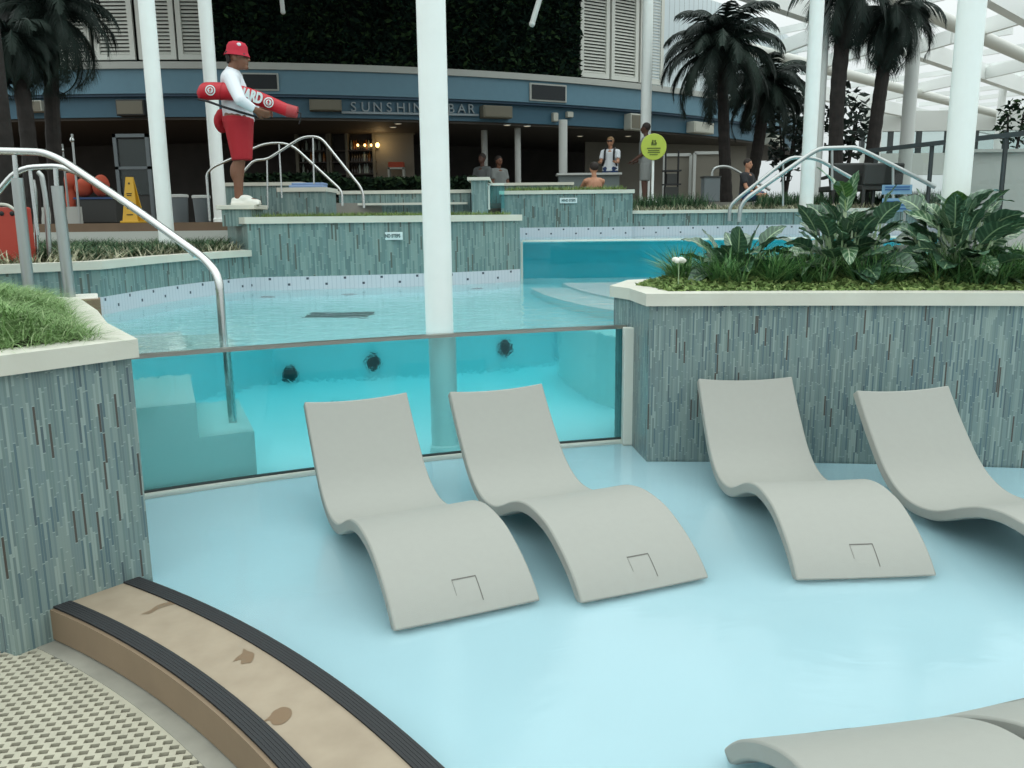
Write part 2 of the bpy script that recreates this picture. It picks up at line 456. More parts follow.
def lettering(name, text, size, mat, parent, mw, depth=.002, width=None, bold=0):
    """raised letters as a mesh; mw places them in the world (x right, y up, z out)"""
    cu = bpy.data.curves.new(name, 'FONT'); cu.body = text; cu.size = size; cu.extrude = depth; cu.offset = bold; cu.align_x = 'CENTER'; cu.align_y = 'CENTER'
    o = bpy.data.objects.new(name, cu); COL.objects.link(o); me = bake(o); bpy.data.objects.remove(o)
    xs = [v.co.x for v in me.vertices]; w = max(xs)-min(xs)
    k = width/w if width else 1.0
    o0 = parent.location if parent is not None else Vector((0, 0, 0))
    for v in me.vertices: v.co = mw @ Vector((v.co.x*k, v.co.y, v.co.z)) - o0
    me.materials.clear(); me.materials.append(MATS[mat]); me.name = name
    o = bpy.data.objects.new(name, me); COL.objects.link(o)
    if parent is not None: o.parent = parent
    return o
def frame_m(c, x, up):
    x = Vector(x).normalized(); up = Vector(up); z = x.cross(up).normalized(); y = z.cross(x).normalized()
    return Matrix(((x.x, y.x, z.x, c[0]), (x.y, y.y, z.y, c[1]), (x.z, y.z, z.z, c[2]), (0, 0, 0, 1)))

# ------------------------------------------------------------------ world: overcast sky
w = bpy.data.worlds.new('sky'); SC.world = w; w.use_nodes = True
nt = w.node_tree; bg = nt.nodes['Background']
tc = nt.nodes.new('ShaderNodeTexCoord'); sp = nt.nodes.new('ShaderNodeSeparateXYZ'); nt.links.new(tc.outputs['Generated'], sp.inputs[0])
z01 = math_n(nt, 'ADD', math_n(nt, 'MULTIPLY', sp.outputs[2], .5), .5)
sky = ramp(nt, z01, [(0, (.30, .34, .34, 1)), (.47, (.36, .40, .40, 1)), (.52, (.66, .72, .72, 1)), (.60, (.84, .90, .89, 1)), (.72, (1.2, 1.29, 1.27, 1)), (1, (2.0, 2.14, 2.10, 1))])
cl = N(nt, 'ShaderNodeTexNoise', i_Scale=3.0, i_Detail=4.0); nt.links.new(tc.outputs['Generated'], cl.inputs['Vector'])
cc = ramp(nt, cl.outputs[0], [(.3, (.94, .95, .96, 1)), (.7, (1.05, 1.05, 1.05, 1))])
mm = nt.nodes.new('ShaderNodeMix'); mm.data_type = 'RGBA'; mm.blend_type = 'MULTIPLY'; mm.inputs[0].default_value = 1
nt.links.new(sky, mm.inputs[6]); nt.links.new(cc, mm.inputs[7]); nt.links.new(mm.outputs[2], bg.inputs[0])
bg.inputs[1].default_value = 1.0

# ================================================================== SETTING: the wading pool in front
def struct(o): o['kind'] = 'structure'; return o
SCN, RE = (-4.8, -1.2), 5.73            # centre and outer radius of the round deck's step
GC, GR = (3.39, -5.28), 11.59           # centre and radius of the curved pool window
def deg(a): return math.radians(a)
glass_arc = arc(GC, GR, deg(102.75), deg(120.6), 40)     # from its right end to its left end
ZW = .83                                # water level of the raised pool
ZB = -.05                               # floor of the wading pool

fl = arc(SCN, RE-.04, deg(-40), deg(62), 60)
poly = fl + [(-2.7, 4.9), (-2.7, 5.6), (1.2, 6.4), (9, 6.4), (9, fl[0][1])]
mb = MB(); mb.prism(list(reversed(poly)), -.25, ZB); struct(mb.build('floor', 'pool_floor_pale'))
wl = arc(SCN, RE-.02, deg(-40), deg(62), 60)
poly = wl + [(p[0], p[1]) for p in reversed(arc(GC, GR-.012, deg(102.3), deg(120.6), 40))] + [(1.2, 5.75), (2.2, 5.7), (3.4, 5.55), (5, 5.2), (9, 4.2), (9, wl[0][1])]
mb = MB(); mb.prism(list(reversed(poly)), ZB-.03, 0.0)
tag(mb.build('wading_pool_water', 'wading_water'), 'shallow still water of the pale wading pool around the grey loungers', 'water', kind='stuff')

# ---- round deck with its open grate
DK = -.125
deck = thing('deck_grate', 'cream lattice floor grate with square holes beside the curved tan step', 'floor grate', (-2.0, 2.6, DK))
ga, gb = G(24.6, 763, DK), G(89, 755, DK)
ax = (gb-ga).normalized(); ay = Vector((-ax.y, ax.x, 0))
mb = MB(); og = Vector((-2.6, 1.7, DK)); cx = Vector((SCN[0], SCN[1], DK)); RG = 5.285
PX_, PY_, HX, HY = .053, .0335, .031, .0225
for j in range(0, 62):
    yb = j*PY_
    # continuous bar
    def clip(yl):
        rel = og + ay*yl - cx; b_ = rel.dot(ax); c_ = rel.dot(rel)-RG*RG; dd = b_*b_-c_
        return -b_+math.sqrt(dd) if dd > 0 else None
    xe = clip(yb+PY_*.5)
    if xe is None or xe < -.3: continue
    xe = min(xe, 3.2)
    bh = PY_-HY
    mb.box(og+ax*((xe-.4)/2)+ay*(yb+bh/2)+Vector((0, 0, -.009)), (xe+.4, bh, .018), math.atan2(ax.y, ax.x))
    st = (j % 2)*PX_/2
    k = 0; x = -.4+st
    while x < xe:
        w_ = PX_-HX
        hole_end = x+w_+HX
        if hole_end > xe-.015: w_ = max(xe-x, .005)
        mb.box(og+ax*(x+w_/2)+ay*(yb+bh+HY/2)+Vector((0, 0, -.009)), (w_, HY, .018), math.atan2(ax.y, ax.x))
        x += PX_
mb.build('grating', 'grate_cream', deck)
mb = MB()
o_, i_ = arc(SCN, 5.36, deg(0), deg(66), 60), arc(SCN, 5.27, deg(0), deg(66), 60)
mb.prism(o_+list(reversed(i_)), DK-.03, DK+.003)
mb.build('border', 'grate_border', deck)
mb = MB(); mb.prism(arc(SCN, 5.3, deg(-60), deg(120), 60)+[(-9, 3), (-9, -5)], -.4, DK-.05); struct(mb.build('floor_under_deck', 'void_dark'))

# ---- curved step between the deck and the wading pool
A0, A1, ZT = 2, 61.5, .025
step = thing('curved_step', 'curved tan pool-edge step with two black grip strips and wet footprints', 'step', (-1.0, 2.7, 0))
def sector(r0, r1, z0, z1, a0=A0, a1=A1, n=70):
    m_ = MB(); m_.prism(arc(SCN, r1, deg(a0), deg(a1), n)+list(reversed(arc(SCN, r0, deg(a0), deg(a1), n))), z0, z1); return m_
mb = sector(5.355, RE, DK-.03, ZT-.003)
mb.mi = [0]*len(mb.mi)
def wet(px, py, pts):
    c = G(px, py, ZT)
    vs = [c+Vector((x, y, -.0015)) for x, y in pts]
    vs = [Vector((p[0], p[1], ZT-.0015)) for p in smooth_line([(v.x, v.y) for v in vs]+[(vs[0].x, vs[0].y)], 4)[:-1]]
    mb.face(vs, mi=1)
wet(160, 607, [(-.055, -.06), (-.02, -.055), (.0, -.01), (.05, .035), (.07, .06), (.03, .06), (-.02, .02), (-.03, -.025)])
wet(246, 655, [(-.035, -.045), (-.01, -.03), (.0, -.06), (.02, -.055), (.035, -.05), (.03, .0), (.02, .02), (-.005, .035), (-.025, .05), (-.02, .015), (-.03, -.01)])
wet(277, 716, [(-.045, -.04), (-.02, -.02), (.0, -.045), (.03, -.04), (.045, .0), (.035, .04), (.005, .055), (-.02, .03), (-.025, .0)])
mb.build('tread', ['tan_composite', 'wet_mark'], step)
for r0, r1 in ((5.352, 5.425), (5.655, 5.728)):
    mb = MB()
    n_ = 6; wd = (r1-r0)/n_
    for q in range(n_): 
        s_ = sector(r0+q*wd, r0+q*wd+wd*.72, ZT-.002, ZT+.004, n=60); mb.raw(s_.v, s_.f)
    s_ = sector(r0, r1, ZT-.004, ZT+.0028, n=60); mb.raw(s_.v, s_.f)
    mb.build('grip_strip', 'black_rubber', step)
sector(5.338, 5.357, DK+.012, ZT-.006, n=70).build('riser', 'tan_riser', step)

# ---- planters faced with mosaic
def planter(name, label, poly, z0, z1, cop_h, soil_z, mat='mosaic_tile', over=.03, rim=.16, zbands=None, cat='planter', soil='soil'):
    t = thing(name, label, cat, (sum(p[0] for p in poly)/len(poly), sum(p[1] for p in poly)/len(poly), z0))
    mb = MB(); mats = [mat]
    mb.prism(poly, z0, z1)
    mb.build('mosaic_wall', mats, t)
    mb = MB(); mb.ring(offset(poly, over), offset(poly, -rim), z1, z1+cop_h); mb.build('coping', 'coping_stone', t, bevel=.006)
    if soil:
        mb = MB(); mb.prism(offset(poly, -rim+.01), z1-.02, soil_z); mb.build('soil', soil, t)
    return t
LP = [(-2.03, 3.19), (-1.66, 3.665), (-2.07, 4.27), (-2.42, 4.90), (-2.93, 5.72), (-3.6, 6.15), (-4.2, 5.2), (-3.2, 3.75)]
planter('planter', 'tall mosaic-faced planter with a bushy green mound beside the tan step', LP, -.2, 1.025, .08, 1.08)
RP = [(.9, 5.52), (1.5, 5.487), (2.11, 5.43), (2.7, 5.36), (3.29, 5.27), (4.6, 4.97), (6, 4.5), (6.5, 7.0), (1.7, 7.1), (.95, 6.75), (.75, 6.2), (.856, 5.95)]
planter('planter', 'long mosaic-faced planter with broad-leaved plants behind the pair of empty loungers', RP, -.2, 1.035, .08, 1.085)

# ---- raised pool: basin, window, water
backw = [(-3.5, 7.3), (-3.46, 7.9), (-3.40, 8.4), (-3.28, 8.9), (-3.12, 9.35), (-2.95, 9.7)]
backw2 = [(-2.95, 9.7), (-2.3, 9.78), (-1.5, 9.93), (-.7, 10.2), (-.2, 10.48), (.12, 10.75)]
mb = MB(); mb.prism([(6.5, 5.95), (6.5, 11.7), (-3.9, 11.7), (-3.9, 4.9)]+list(reversed(arc(GC, GR+.005, deg(102.0), deg(121.5), 40))), -.3, -.03)
struct(mb.build('floor_raised_pool', 'pool_floor_blue'))
MID = [(-5.5, 5.5), (-4.1, 6.75)] + backw + [(-3.0, 10.0), (-3.4, 11.4), (-9, 11.4), (-9, 5.5)]
HIGH = backw2 + [(.12, 11.55), (-3.45, 11.55), (-3.5, 10.7)]
def basin(poly, name):
    mb = MB(); mb.prism(poly, -.3, ZW-.02); mb.prism(poly, ZW-.02, .98, 1)
    return struct(mb.build(name, ['pool_floor_blue', 'lilac_tile']))
basin(MID, 'wall_pool_left'); basin(HIGH, 'wall_pool_back')
planter('planter', 'low curved planter of shaggy ground plants under the white column and steel rails', MID, .98, 1.215, .07, 1.24, 'mosaic_tile_teal', rim=.14)
hp = planter('planter', 'raised teal mosaic planter of clipped grass behind the raised pool, white plaque on its face', HIGH, .98, 1.575, .075, 1.62, 'mosaic_tile_teal', rim=.14)
# pool water, one closed body: top face rippled, the rest flat
inset = arc(GC, GR+.028, deg(102.6), deg(121.5), 40)
wp = [(p[0], p[1]) for p in inset] + [(-2.9, 5.4), (-3.4, 5.9), (-3.6, 6.5), (-3.6, 7.3), (-3.55, 8.0), (-3.45, 8.6), (-3.2, 9.4), (-3.0, 9.85), (-2.3, 9.95), (-1.5, 10.1), (-.7, 10.35), (-.1, 10.75), (.05, 11.24), (6, 11.24), (6, 6.6), (1.7, 6.6), (1.2, 6.3), (.95, 6.0)]
wp = list(reversed(wp))
mb = MB(); n = len(wp)
mb.prism(wp, -.06, ZW, mi=1)
mb.mi[-2] = 0
# reversed ring gives clockwise order: turn the faces so that normals point out
ar = sum(wp[i][0]*wp[(i+1) % n][1]-wp[(i+1) % n][0]*wp[i][1] for i in range(n))
if ar < 0:
    mb = MB(); wp.reverse(); mb.prism(wp, -.06, ZW, mi=1); mb.mi[-2] = 0
tag(mb.build('pool_water', ['pool_water_top', 'pool_water_side']), 'clear turquoise water of the raised pool behind the long window', 'water', kind='stuff')

pw = thing('pool_window', 'long curved glass panel holding back the raised turquoise pool', 'pool window', (-.7, 5.6, 0))
def arc_wall(c, r0, r1, a0, a1, z0, z1, n=44):
    m_ = MB(); m_.prism(arc(c, r1, deg(a0), deg(a1), n)+list(reversed(arc(c, r0, deg(a0), deg(a1), n))), z0, z1); return m_
m_ = MB(); m_.prism(arc(GC, GR, deg(102.9), deg(120.6), 44), .0, ZW+.01, closed=False); m_.build('pane', 'pane_glass', pw)
arc_wall(GC, GR-.022, GR+.034, 102.85, 120.6, ZW-.004, ZW+.018).build('top_rail', 'rail_steel', pw)
arc_wall(GC, GR-.035, GR+.02, 102.7, 120.6, -.06, .015).build('sill', 'cream_post', pw)
arc_wall(GC, GR-.012, GR+.012, 102.9, 120.6, .015, .027).build('seal', 'dark_seal', pw)
mb = MB(); mb.box((.828, 5.955, .40), (.075, .07, .88), deg(6)); mb.build('end_post', 'cream_post', pw, bevel=.004)

# underwater entry steps, bench and jets
def glass_pt(px, back=.05):
    """a point just inside the curved pool window at a picture column"""
    d = ray(px, 430); d = Vector((d.x, d.y)).normalized(); c = Vector(GC); b_ = -d.dot(c); q = b_*b_-(c.dot(c)-(GR+back)**2)
    t_ = -b_+math.sqrt(q); return d*t_
sd_ = Vector((-.40, .92)).normalized()
for pa, pb, zt, nm in ((118, 198, .52, 'uppermost'), (198, 254, .30, 'second')):
    A, B = glass_pt(pa), glass_pt(pb); m1 = glass_pt((pa+pb)/2)
    mb = MB(); mb.prism([A, m1, B, B+sd_*1.45, A+sd_*1.45], -.06, zt)
    tag(mb.build('pool_step', 'pool_step', bevel=.015), 'pale %s underwater entry step seen through the pool window by the corner planter' % nm, 'pool step')
mb = MB()
bl = smooth_line([(.62, 10.4), (.70, 9.6), (.88, 8.8), (1.2, 8.0), (1.9, 7.4)], 5); b2 = smooth_line([(1.5, 10.4), (1.5, 9.7), (1.65, 9.0), (1.9, 8.4), (2.3, 7.9)], 5)
mb.prism([(p.x, p.y) for p in reversed(bl)]+[(p.x, p.y) for p in b2], -.05, .80)
bl = smooth_line([(.22, 9.9), (.36, 9.0), (.60, 8.1), (.95, 7.4), (1.6, 6.9)], 5); b2 = smooth_line([(.9, 9.9), (.98, 9.2), (1.2, 8.4), (1.5, 7.8), (2.1, 7.3)], 5)
mb.prism([(p.x, p.y) for p in reversed(bl)]+[(p.x, p.y) for p in b2], -.05, .60)
tag(mb.build('pool_bench', 'white_paint'), 'white curved underwater bench in two levels at the back corner of the raised pool', 'bench')
def jet(c, yaw, lab):
    t = thing('wall_grille', lab, 'grille', c, yaw)
    mb = MB(); mb.lathe([(.082, 0), (.088, .004), (.08, .012)], (0, 0, 0), 18); mb.v = [Vector((v.x, -v.z, v.y)) for v in mb.v]; mb.build('plate', 'bin_grey', t, True)
    mb = MB()
    for k in range(-3, 4): mb.box((k*.02, -.016, 0), (.009, .010, 2*math.sqrt(.076**2-(k*.02)**2)))
    mb.build('grille', 'black_plastic', t, True)
jet((-2.78, 9.70, .05), deg(8), 'round dark drain grille under water beyond the first lounger from the step')
jet((-1.87, 9.83, .14), deg(10), 'round dark drain grille under water between the first lounger and the white column')
jet((-.42, 10.33, .21), deg(28), 'round dark drain grille under water just past the white column')
t = thing('floor_drain', 'dark rectangular drain grating on the floor of the raised pool', 'drain', (-1.62, 8.0, -.03))
mb = MB(); mb.box((-1.62, 8.0, -.02), (.62, .42, .02)); mb.build('frame', 'charcoal', t)
mb = MB()
for k in range(9): mb.box((-1.62-.26+k*.065, 8.0, -.008), (.03, .36, .01))
mb.build('grating', 'black_plastic', t)

# ---- second, higher pool behind
Z2 = 1.29
mb = MB(); mb.prism([(.0, 11.3), (6.5, 11.3), (6.5, 14.8), (-.4, 14.8)], .3, .62); struct(mb.build('floor_upper_pool', 'pool_tile_deep'))
mb = MB(); mb.prism([(-.5, 11.56), (.12, 11.56), (.12, 11.7), (-.16, 14.75), (-.6, 14.75)], .3, 1.42); struct(mb.build('wall_upper_pool', 'pool_tile_deep'))
mb = MB(); mb.prism([(.06, 11.22), (6.3, 11.22), (6.3, 14.68), (-.25, 14.68), (.06, 11.8)], .58, Z2, mi=1); mb.mi[-2] = 0
tag(mb.build('upper_pool_water', ['pool_water_top', 'pool_water_side']), 'deep blue water of the higher pool at the back', 'water', kind='stuff')
pw = thing('pool_window', 'smaller far glass panel holding the deep blue higher pool', 'pool window', (2, 11.2, .8))
m_ = MB(); m_.box((3.2, 11.195, 1.06), (6.1, .012, .50)); m_.build('pane', 'pane_glass', pw)
m_ = MB(); m_.box((3.2, 11.195, 1.315), (6.1, .05, .022)); m_.build('top_rail', 'cream_post', pw)
m_ = MB(); m_.box((.145, 11.195, 1.06), (.03, .05, .50)); m_.build('end_post', 'cream_post', pw)
mb = MB(); mb.box((3.2, 11.25, .35), (6.5, .1, .92)); struct(mb.build('wall_between_pools', 'pool_floor_blue'))
P2 = [(-.15, 14.6), (2.06, 14.6), (2.06, 16.2), (-.15, 16.2)]
mb = MB(); mb.prism(P2, .3, Z2-.02); mb.prism(P2, Z2-.02, 1.45, 1); struct(mb.build('wall_upper_back', ['pool_tile_deep', 'lilac_tile']))
planter('planter', 'teal mosaic planter of clipped grass behind the higher pool, small white plaque on it', P2, 1.45, 2.0, .06, 2.03, 'mosaic_tile_teal', rim=.12)
P3 = [(2.06, 14.7), (10, 14.7), (10, 16.6), (2.06, 16.6)]
mb = MB(); mb.prism(P3, .3, Z2-.02); mb.prism(P3, Z2-.02, 1.45, 1); struct(mb.build('wall_upper_side', ['pool_tile_deep', 'lilac_tile']))
planter('planter', 'low long planter of mixed ground plants behind the higher pool, below the palm trees', P3, 1.45, 1.66, .055, 1.69, 'mosaic_tile_teal', rim=.12)

# small raised tub with its own window, and the low walls behind the clipped grass
tub = thing('raised_tub', 'raised mosaic tub with pale rim and small glass window behind the white column', 'tub', (.2, 16, 1.6))
mb = MB(); mb.prism([(-.62, 14.0), (-.36, 14.0), (-.36, 16.35), (1.15, 16.35), (1.15, 17.2), (-.62, 17.2)], 1.3, 2.21); mb.build('mosaic_wall', 'mosaic_tile_teal', tub)
mb = MB(); mb.prism([(-.68, 13.95), (-.32, 13.95), (-.32, 16.3), (1.2, 16.3), (1.2, 17.25), (-.68, 17.25)], 2.21, 2.26); mb.build('rim', 'coping_stone', tub)
mb = MB(); mb.box((-.22, 14.15, 1.95), (.26, .02, .36)); mb.build('pane', 'pane_glass', tub)
mb = MB(); mb.box((-.34, 14.13, 1.95), (.03, .03, .40)); mb.box((-.22, 14.13, 2.15), (.26, .03, .03)); mb.build('frame', 'cream_post', tub)
W1 = [(-2.85, 14.5), (-.66, 14.5), (-.66, 14.95), (-2.85, 14.95)]
planter('low_wall', 'low grey mosaic wall with pale coping below the dark hedge by the white column', W1, 1.3, 2.03, .055, 2.05, 'mosaic_tile_teal', rim=.1, cat='wall')
mb = MB(); mb.box((-1.75, 14.36, 1.86), (2.1, .2, .035)); tag(mb.build('ledge', 'coping_stone'), 'thin pale ledge along the low wall behind the clipped grass', 'ledge')
W2 = [(-3.36, 12.7), (-2.70, 12.7), (-2.70, 13.5), (-3.36, 13.5)]
planter('planter_block', 'square mosaic block with a blue towel on its pale cap', W2, 1.3, 2.02, .06, 2.06, 'mosaic_tile_teal', rim=.1, cat='block')
W3 = [(-4.75, 14.2), (-3.4, 14.2), (-3.4, 14.7), (-4.75, 14.7)]
planter('low_wall', 'low mosaic wall with pale coping behind the lifeguard', W3, 1.3, 2.17, .055, 2.19, 'mosaic_tile_teal', rim=.1, cat='wall')
t = thing('towel', 'folded pale blue towel on the square mosaic block', 'towel', (-3.0, 12.9, 2.08))
mb = MB(); mb.box((-2.99, 12.95, 2.10), (.50, .34, .04)); mb.box((-2.97, 12.96, 2.135), (.47, .32, .035)); mb.build('folded_cloth', 'towel_blue', t, bevel=.012)

# ---- decks and terrace
mb = MB(); mb.prism([(-16, 11.45), (-3.5, 11.45), (-3.5, 46), (-40, 46), (-40, 11.45)], 1.49, 1.6); struct(mb.build('floor_left_deck', 'deck_wood'))
mb = MB(); mb.prism([(-16, 11.42), (-3.52, 11.42), (-3.52, 11.6), (-16, 11.6)], 1.1, 1.49); struct(mb.build('trim_1', 'ledge_grey'))
mb = MB(); mb.prism([(-3.5, 13.6), (2.1, 17.3), (40, 17.3), (40, 60), (-3.5, 60)], 1.3, 1.88); struct(mb.build('floor_terrace', 'terrace_stone'))
mb = MB(); mb.box((-3.4, 12.55, 1.35), (.9, 1.9, .35)); struct(mb.build('floor_walkway', 'deck_wood'))

# ================================================================== BUILDING
BC, BR = (-9.7, 44.6), 23.3
def bt(px, R_=BR, py=100):
    """angle round the building (0 = straight towards the pools) at a picture column"""
    d = ray(px, py); dx, dy = d.x, d.y; l = math.hypot(dx, dy); dx /= l; dy /= l
    b_ = -(BC[0]*dx+BC[1]*dy); c_ = BC[0]**2+BC[1]**2-R_*R_; q = b_*b_-c_
    s_ = -b_-math.sqrt(max(q, 0)); x, y = dx*s_-BC[0], dy*s_-BC[1]
    return math.atan2(x, -y)
def bp(t, R_, z): return Vector((BC[0]+R_*math.sin(t), BC[1]-R_*math.cos(t), z))
def zf(py): return D(125, py, BC[1]-BR).z
def bband(r0, r1, z0, z1, t0=-1.15, t1=1.35, n=90, mi=0, mb=None):
    m_ = mb or MB()
    o = [V2(bp(t0+(t1-t0)*k/n, r1, 0)) for k in range(n+1)]; i = [V2(bp(t0+(t1-t0)*k/n, r0, 0)) for k in range(n+1)]
    m_.prism(o+list(reversed(i)), z0, z1, mi); return m_
zl0, zl1, zm, zn, zb = zf(62), zf(69), zf(93.5), zf(96), zf(116)
struct(bband(BR-1.2, BR+.08, zl1, zl0).build('trim_2', 'ledge_grey'))
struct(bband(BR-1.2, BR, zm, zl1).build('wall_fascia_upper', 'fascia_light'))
struct(bband(BR-1.2, BR-.06, zn, zm).build('trim_shadow', 'fascia_edge_shadow'))  # dark strip painted in for the shadow at the fascia edge
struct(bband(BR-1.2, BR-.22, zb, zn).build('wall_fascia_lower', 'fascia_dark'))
struct(bband(10, BR-.3, zb-.06, zb).build('ceiling', 'soffit'))
struct(bband(BR-1.3, BR-.62, zl0, 8.3).build('wall_upper_storey', 'dark_recess'))
struct(bband(16.0, 16.5, 1.5, zb).build('wall_bar_back', 'interior_dark'))
mb = bband(10, BR+.5, 8.25, 8.7, -1.15, bt(668, BR+.5))
struct(mb.build('ceiling_upper_deck', 'slab_white'))
# unseen slab added above the view, shaped to shade the middle of the fascia
mb = MB(); mb.prism([(-9.3, 11.0), (-3.5, 11.0), (-.5, 14.5), (1.2, 19), (2.0, 24), (2.0, 40), (-9.3, 40)], 8.75, 9.1); struct(mb.build('ceiling_shade_slab', 'slab_white'))
# ribbed cladding
mb = MB(); t0, t1 = bt(662, BR, 50), bt(662, BR, 50)+.75
n = 75
for k in range(n):
    a, b_ = t0+(t1-t0)*k/n, t0+(t1-t0)*(k+.72)/n; c_ = t0+(t1-t0)*(k+1)/n
    for (p, q, rr) in ((a, b_, BR-.36), (b_, c_, BR-.366)):
        A, B = bp(p, rr, 0), bp(q, rr, 0)
        mb.face([(A.x, A.y, zl0), (B.x, B.y, zl0), (B.x, B.y, 8.2), (A.x, A.y, 8.2)])
struct(mb.build('wall_ribbed', 'ribbed_panel'))
mb = MB(); mb.prism([(2.5, 29.0), (8.5, 31.5), (8.5, 31.8), (2.5, 29.3)], 1.88, zb); struct(mb.build('wall_terrace_back', 'interior_pale'))
# louvred shutters
def shutter(pxa, pxb, z0, z1, label):
    ta, tb = bt(pxa, BR-.4, 40), bt(pxb, BR-.4, 40); A, B = bp(ta, BR-.36, z0), bp(tb, BR-.36, z0)
    d = (B-A); L = d.length; yaw = math.atan2(d.y, d.x); c = (A+B)/2; h = z1-z0
    t = thing('shutter', label, 'shutter', (c.x, c.y, z0), yaw, 'white louvred shutters of the upper storey')
    mb = MB(); fw = .12
    mb.box((-L/2+fw/2, 0, h/2), (fw, .08, h)); mb.box((L/2-fw/2, 0, h/2), (fw, .08, h))
    mb.box((0, 0, fw/2), (L-2*fw, .08, fw)); mb.box((0, 0, h-fw/2), (L-2*fw, .08, fw)); mb.build('frame', 'shutter_white', t, True)
    mb = MB(); nn = int((h-2*fw)/.085)
    for k in range(nn): mb.box((0, .01, fw+(k+.5)*(h-2*fw)/nn), (L-2*fw, .012, .085), 0, rx=-.75)
    mb.build('louvre', 'shutter_white', t, True)
zs0 = zf(57)
for a, b_, l in ((50, 91, 'louvred white shutter half hidden by the palm crown near the dark pillar'), (95, 135, 'louvred white shutter just behind the first slim white column'), (138.5, 176, 'louvred white shutter between the two white columns by the lifeguard'), (178, 206, 'louvred white shutter behind the column the lifeguard stands at'),
             (579, 608, 'louvred white shutter next to the dark planted wall'), (610, 637, 'middle louvred white shutter beyond the dark planted wall'), (639, 662, 'louvred white shutter next to the ribbed cladding')):
    shutter(a, b_, zs0, 8.1, l)
# planted wall
def leaf_scatter(name, mat, pts, size, label, cat, kind='stuff', seed=1, parent=None, flat=None):
    r = random.Random(seed); mb = MB()
    for p in pts:
        a = r.uniform(0, 2*PI); e = r.uniform(-.9, .9); d1 = Vector((math.cos(a)*math.cos(e), math.sin(a)*math.cos(e), math.sin(e)))
        d2 = d1.cross(Vector((r.uniform(-1, 1), r.uniform(-1, 1), r.uniform(-1, 1)))).normalized(); s_ = size*r.uniform(.6, 1.3); u_ = r.random()
        P = Vector(p); mb.face([P-d1*s_, P+d2*s_*.42, P+d1*s_, P-d2*s_*.42], [(u_, 0)]*4)
    o = mb.build(name, mat, parent)
    return tag(o, label, cat, kind=kind) if label else o
pts = []
t0, t1 = bt(207, BR-.4, 40), bt(577, BR-.4, 40)
for k in range(15000):
    pts.append(bp(rnd.uniform(t0, t1), BR-.40+rnd.uniform(0, .22), rnd.uniform(zl0+.05, 8.1)))
leaf_scatter('ivy_wall', 'wall_leaf', pts, .11, 'dark planted green wall of the upper storey above the blue fascia', 'green wall', seed=3)
# fixtures on the fascia
def fix_box(name, px0, py0, px1, py1, R_, dep, mat, label, cat, group=None, rim=None):
    ta, tb = bt(px0, R_), bt(px1, R_); A, B = bp(ta, R_, 0), bp(tb, R_, 0); c = (A+B)/2; d = B-A
    yy = c.y; pm = (px0+px1)/2; z1, z0 = D(pm, py0, yy).z, D(pm, py1, yy).z
    t = thing(name, label, cat, (c.x, c.y, (z0+z1)/2), math.atan2(d.y, d.x), group); L = d.length; h = z1-z0
    mb = MB(); mb.box((0, -dep/2, 0), (L, dep, h)); mb.build('housing', mat, t, True, bevel=.02)
    mb = MB(); mb.box((0, -dep-.008, 0), (L*.9, .016, h*.8)); mb.build('face', rim or mat, t, True)
    return t
RL = BR-.22
for a, b_, c_, d_, mat, rim, l in ((26, 102, 48, 113, 'pale_box', 'beige_box', 'pale box fixture on the blue fascia between the dark palm trunks'), (120, 101, 148, 117, 'charcoal', 'beige_box', 'grey box fixture on the blue fascia beside the first white column'), (309, 101, 341, 112, 'beige_box', 'beige_box', 'beige box fixture on the fascia before the first sign letter'),
                         (479, 107, 508, 119, 'beige_box', 'beige_box', 'beige box fixture on the fascia after the last sign letter'), (624, 115, 643, 131, 'pale_box', 'beige_box', 'tall grey box fixture on the fascia beside the round sign'), (687, 123, 707, 134, 'pale_box', 'pale_box', 'pale box fixture on the fascia beside the palm trunk'), (765, 135, 777, 146, 'pale_box', 'pale_box', 'pale box fixture at the far end of the curved fascia')):
    fix_box('wall_box', a, b_, c_, d_, RL, .3, mat, l, 'wall fixture', 'box fixtures along the fascia', rim)
fix_box('vent_grille', 243, 73, 280, 91, BR, .05, 'ledge_grey', 'dark vent grille in the blue band behind the lifeguard', 'vent', rim='vent_dark')
fix_box('vent_grille', 529, 84, 566, 102, BR, .05, 'ledge_grey', 'dark vent grille in the blue band below the planted wall', 'vent', rim='vent_dark')
fix_box('wall_lamp', 551, 113, 556, 122, RL, .12, 'pale_box', 'narrow pale wall lamp on the lower fascia', 'wall lamp')
fix_box('wall_lamp', 565, 112, 571, 118, RL, .12, 'pale_box', 'small square pale wall lamp on the lower fascia', 'wall lamp')
# shop sign: separate letters standing on a thin bar
sg = thing('bar_sign', 'raised grey letter sign on a thin light bar across the blue fascia', 'sign', tuple(bp(bt(410), RL, zf(110))))
cuw = 'SUNSHINE BAR'; pos = [353, 365, 377, 388.5, 400, 408.5, 417, 428, 437, 450, 460.5, 470]
for ch, px in zip(cuw, pos):
    if ch == ' ': continue
    t = bt(px, RL); P = bp(t, RL+.06, 0); P.z = D(px, 107.3+(px-353)*.018, P.y).z
    lettering('letter', ch, .33, 'letter_grey', sg, frame_m(P, (math.cos(t), math.sin(t), 0), (0, 0, 1)), .03)
mb = MB(); ta, tb = bt(341, RL), bt(477, RL)
for k in range(24):
    a, b_ = ta+(tb-ta)*k/24, ta+(tb-ta)*(k+1)/24
    A, B = bp(a, RL+.06, 0), bp(b_, RL+.06, 0)
    za = D(341+136*k/24, 112.6+2.6*k/24, A.y).z; A.z = za; B.z = D(341+136*(k+1)/24, 112.6+2.6*(k+1)/24, B.y).z
    mb.beam(A, B, .10, .05)
mb.build('light_bar', 'letter_grey', sg)

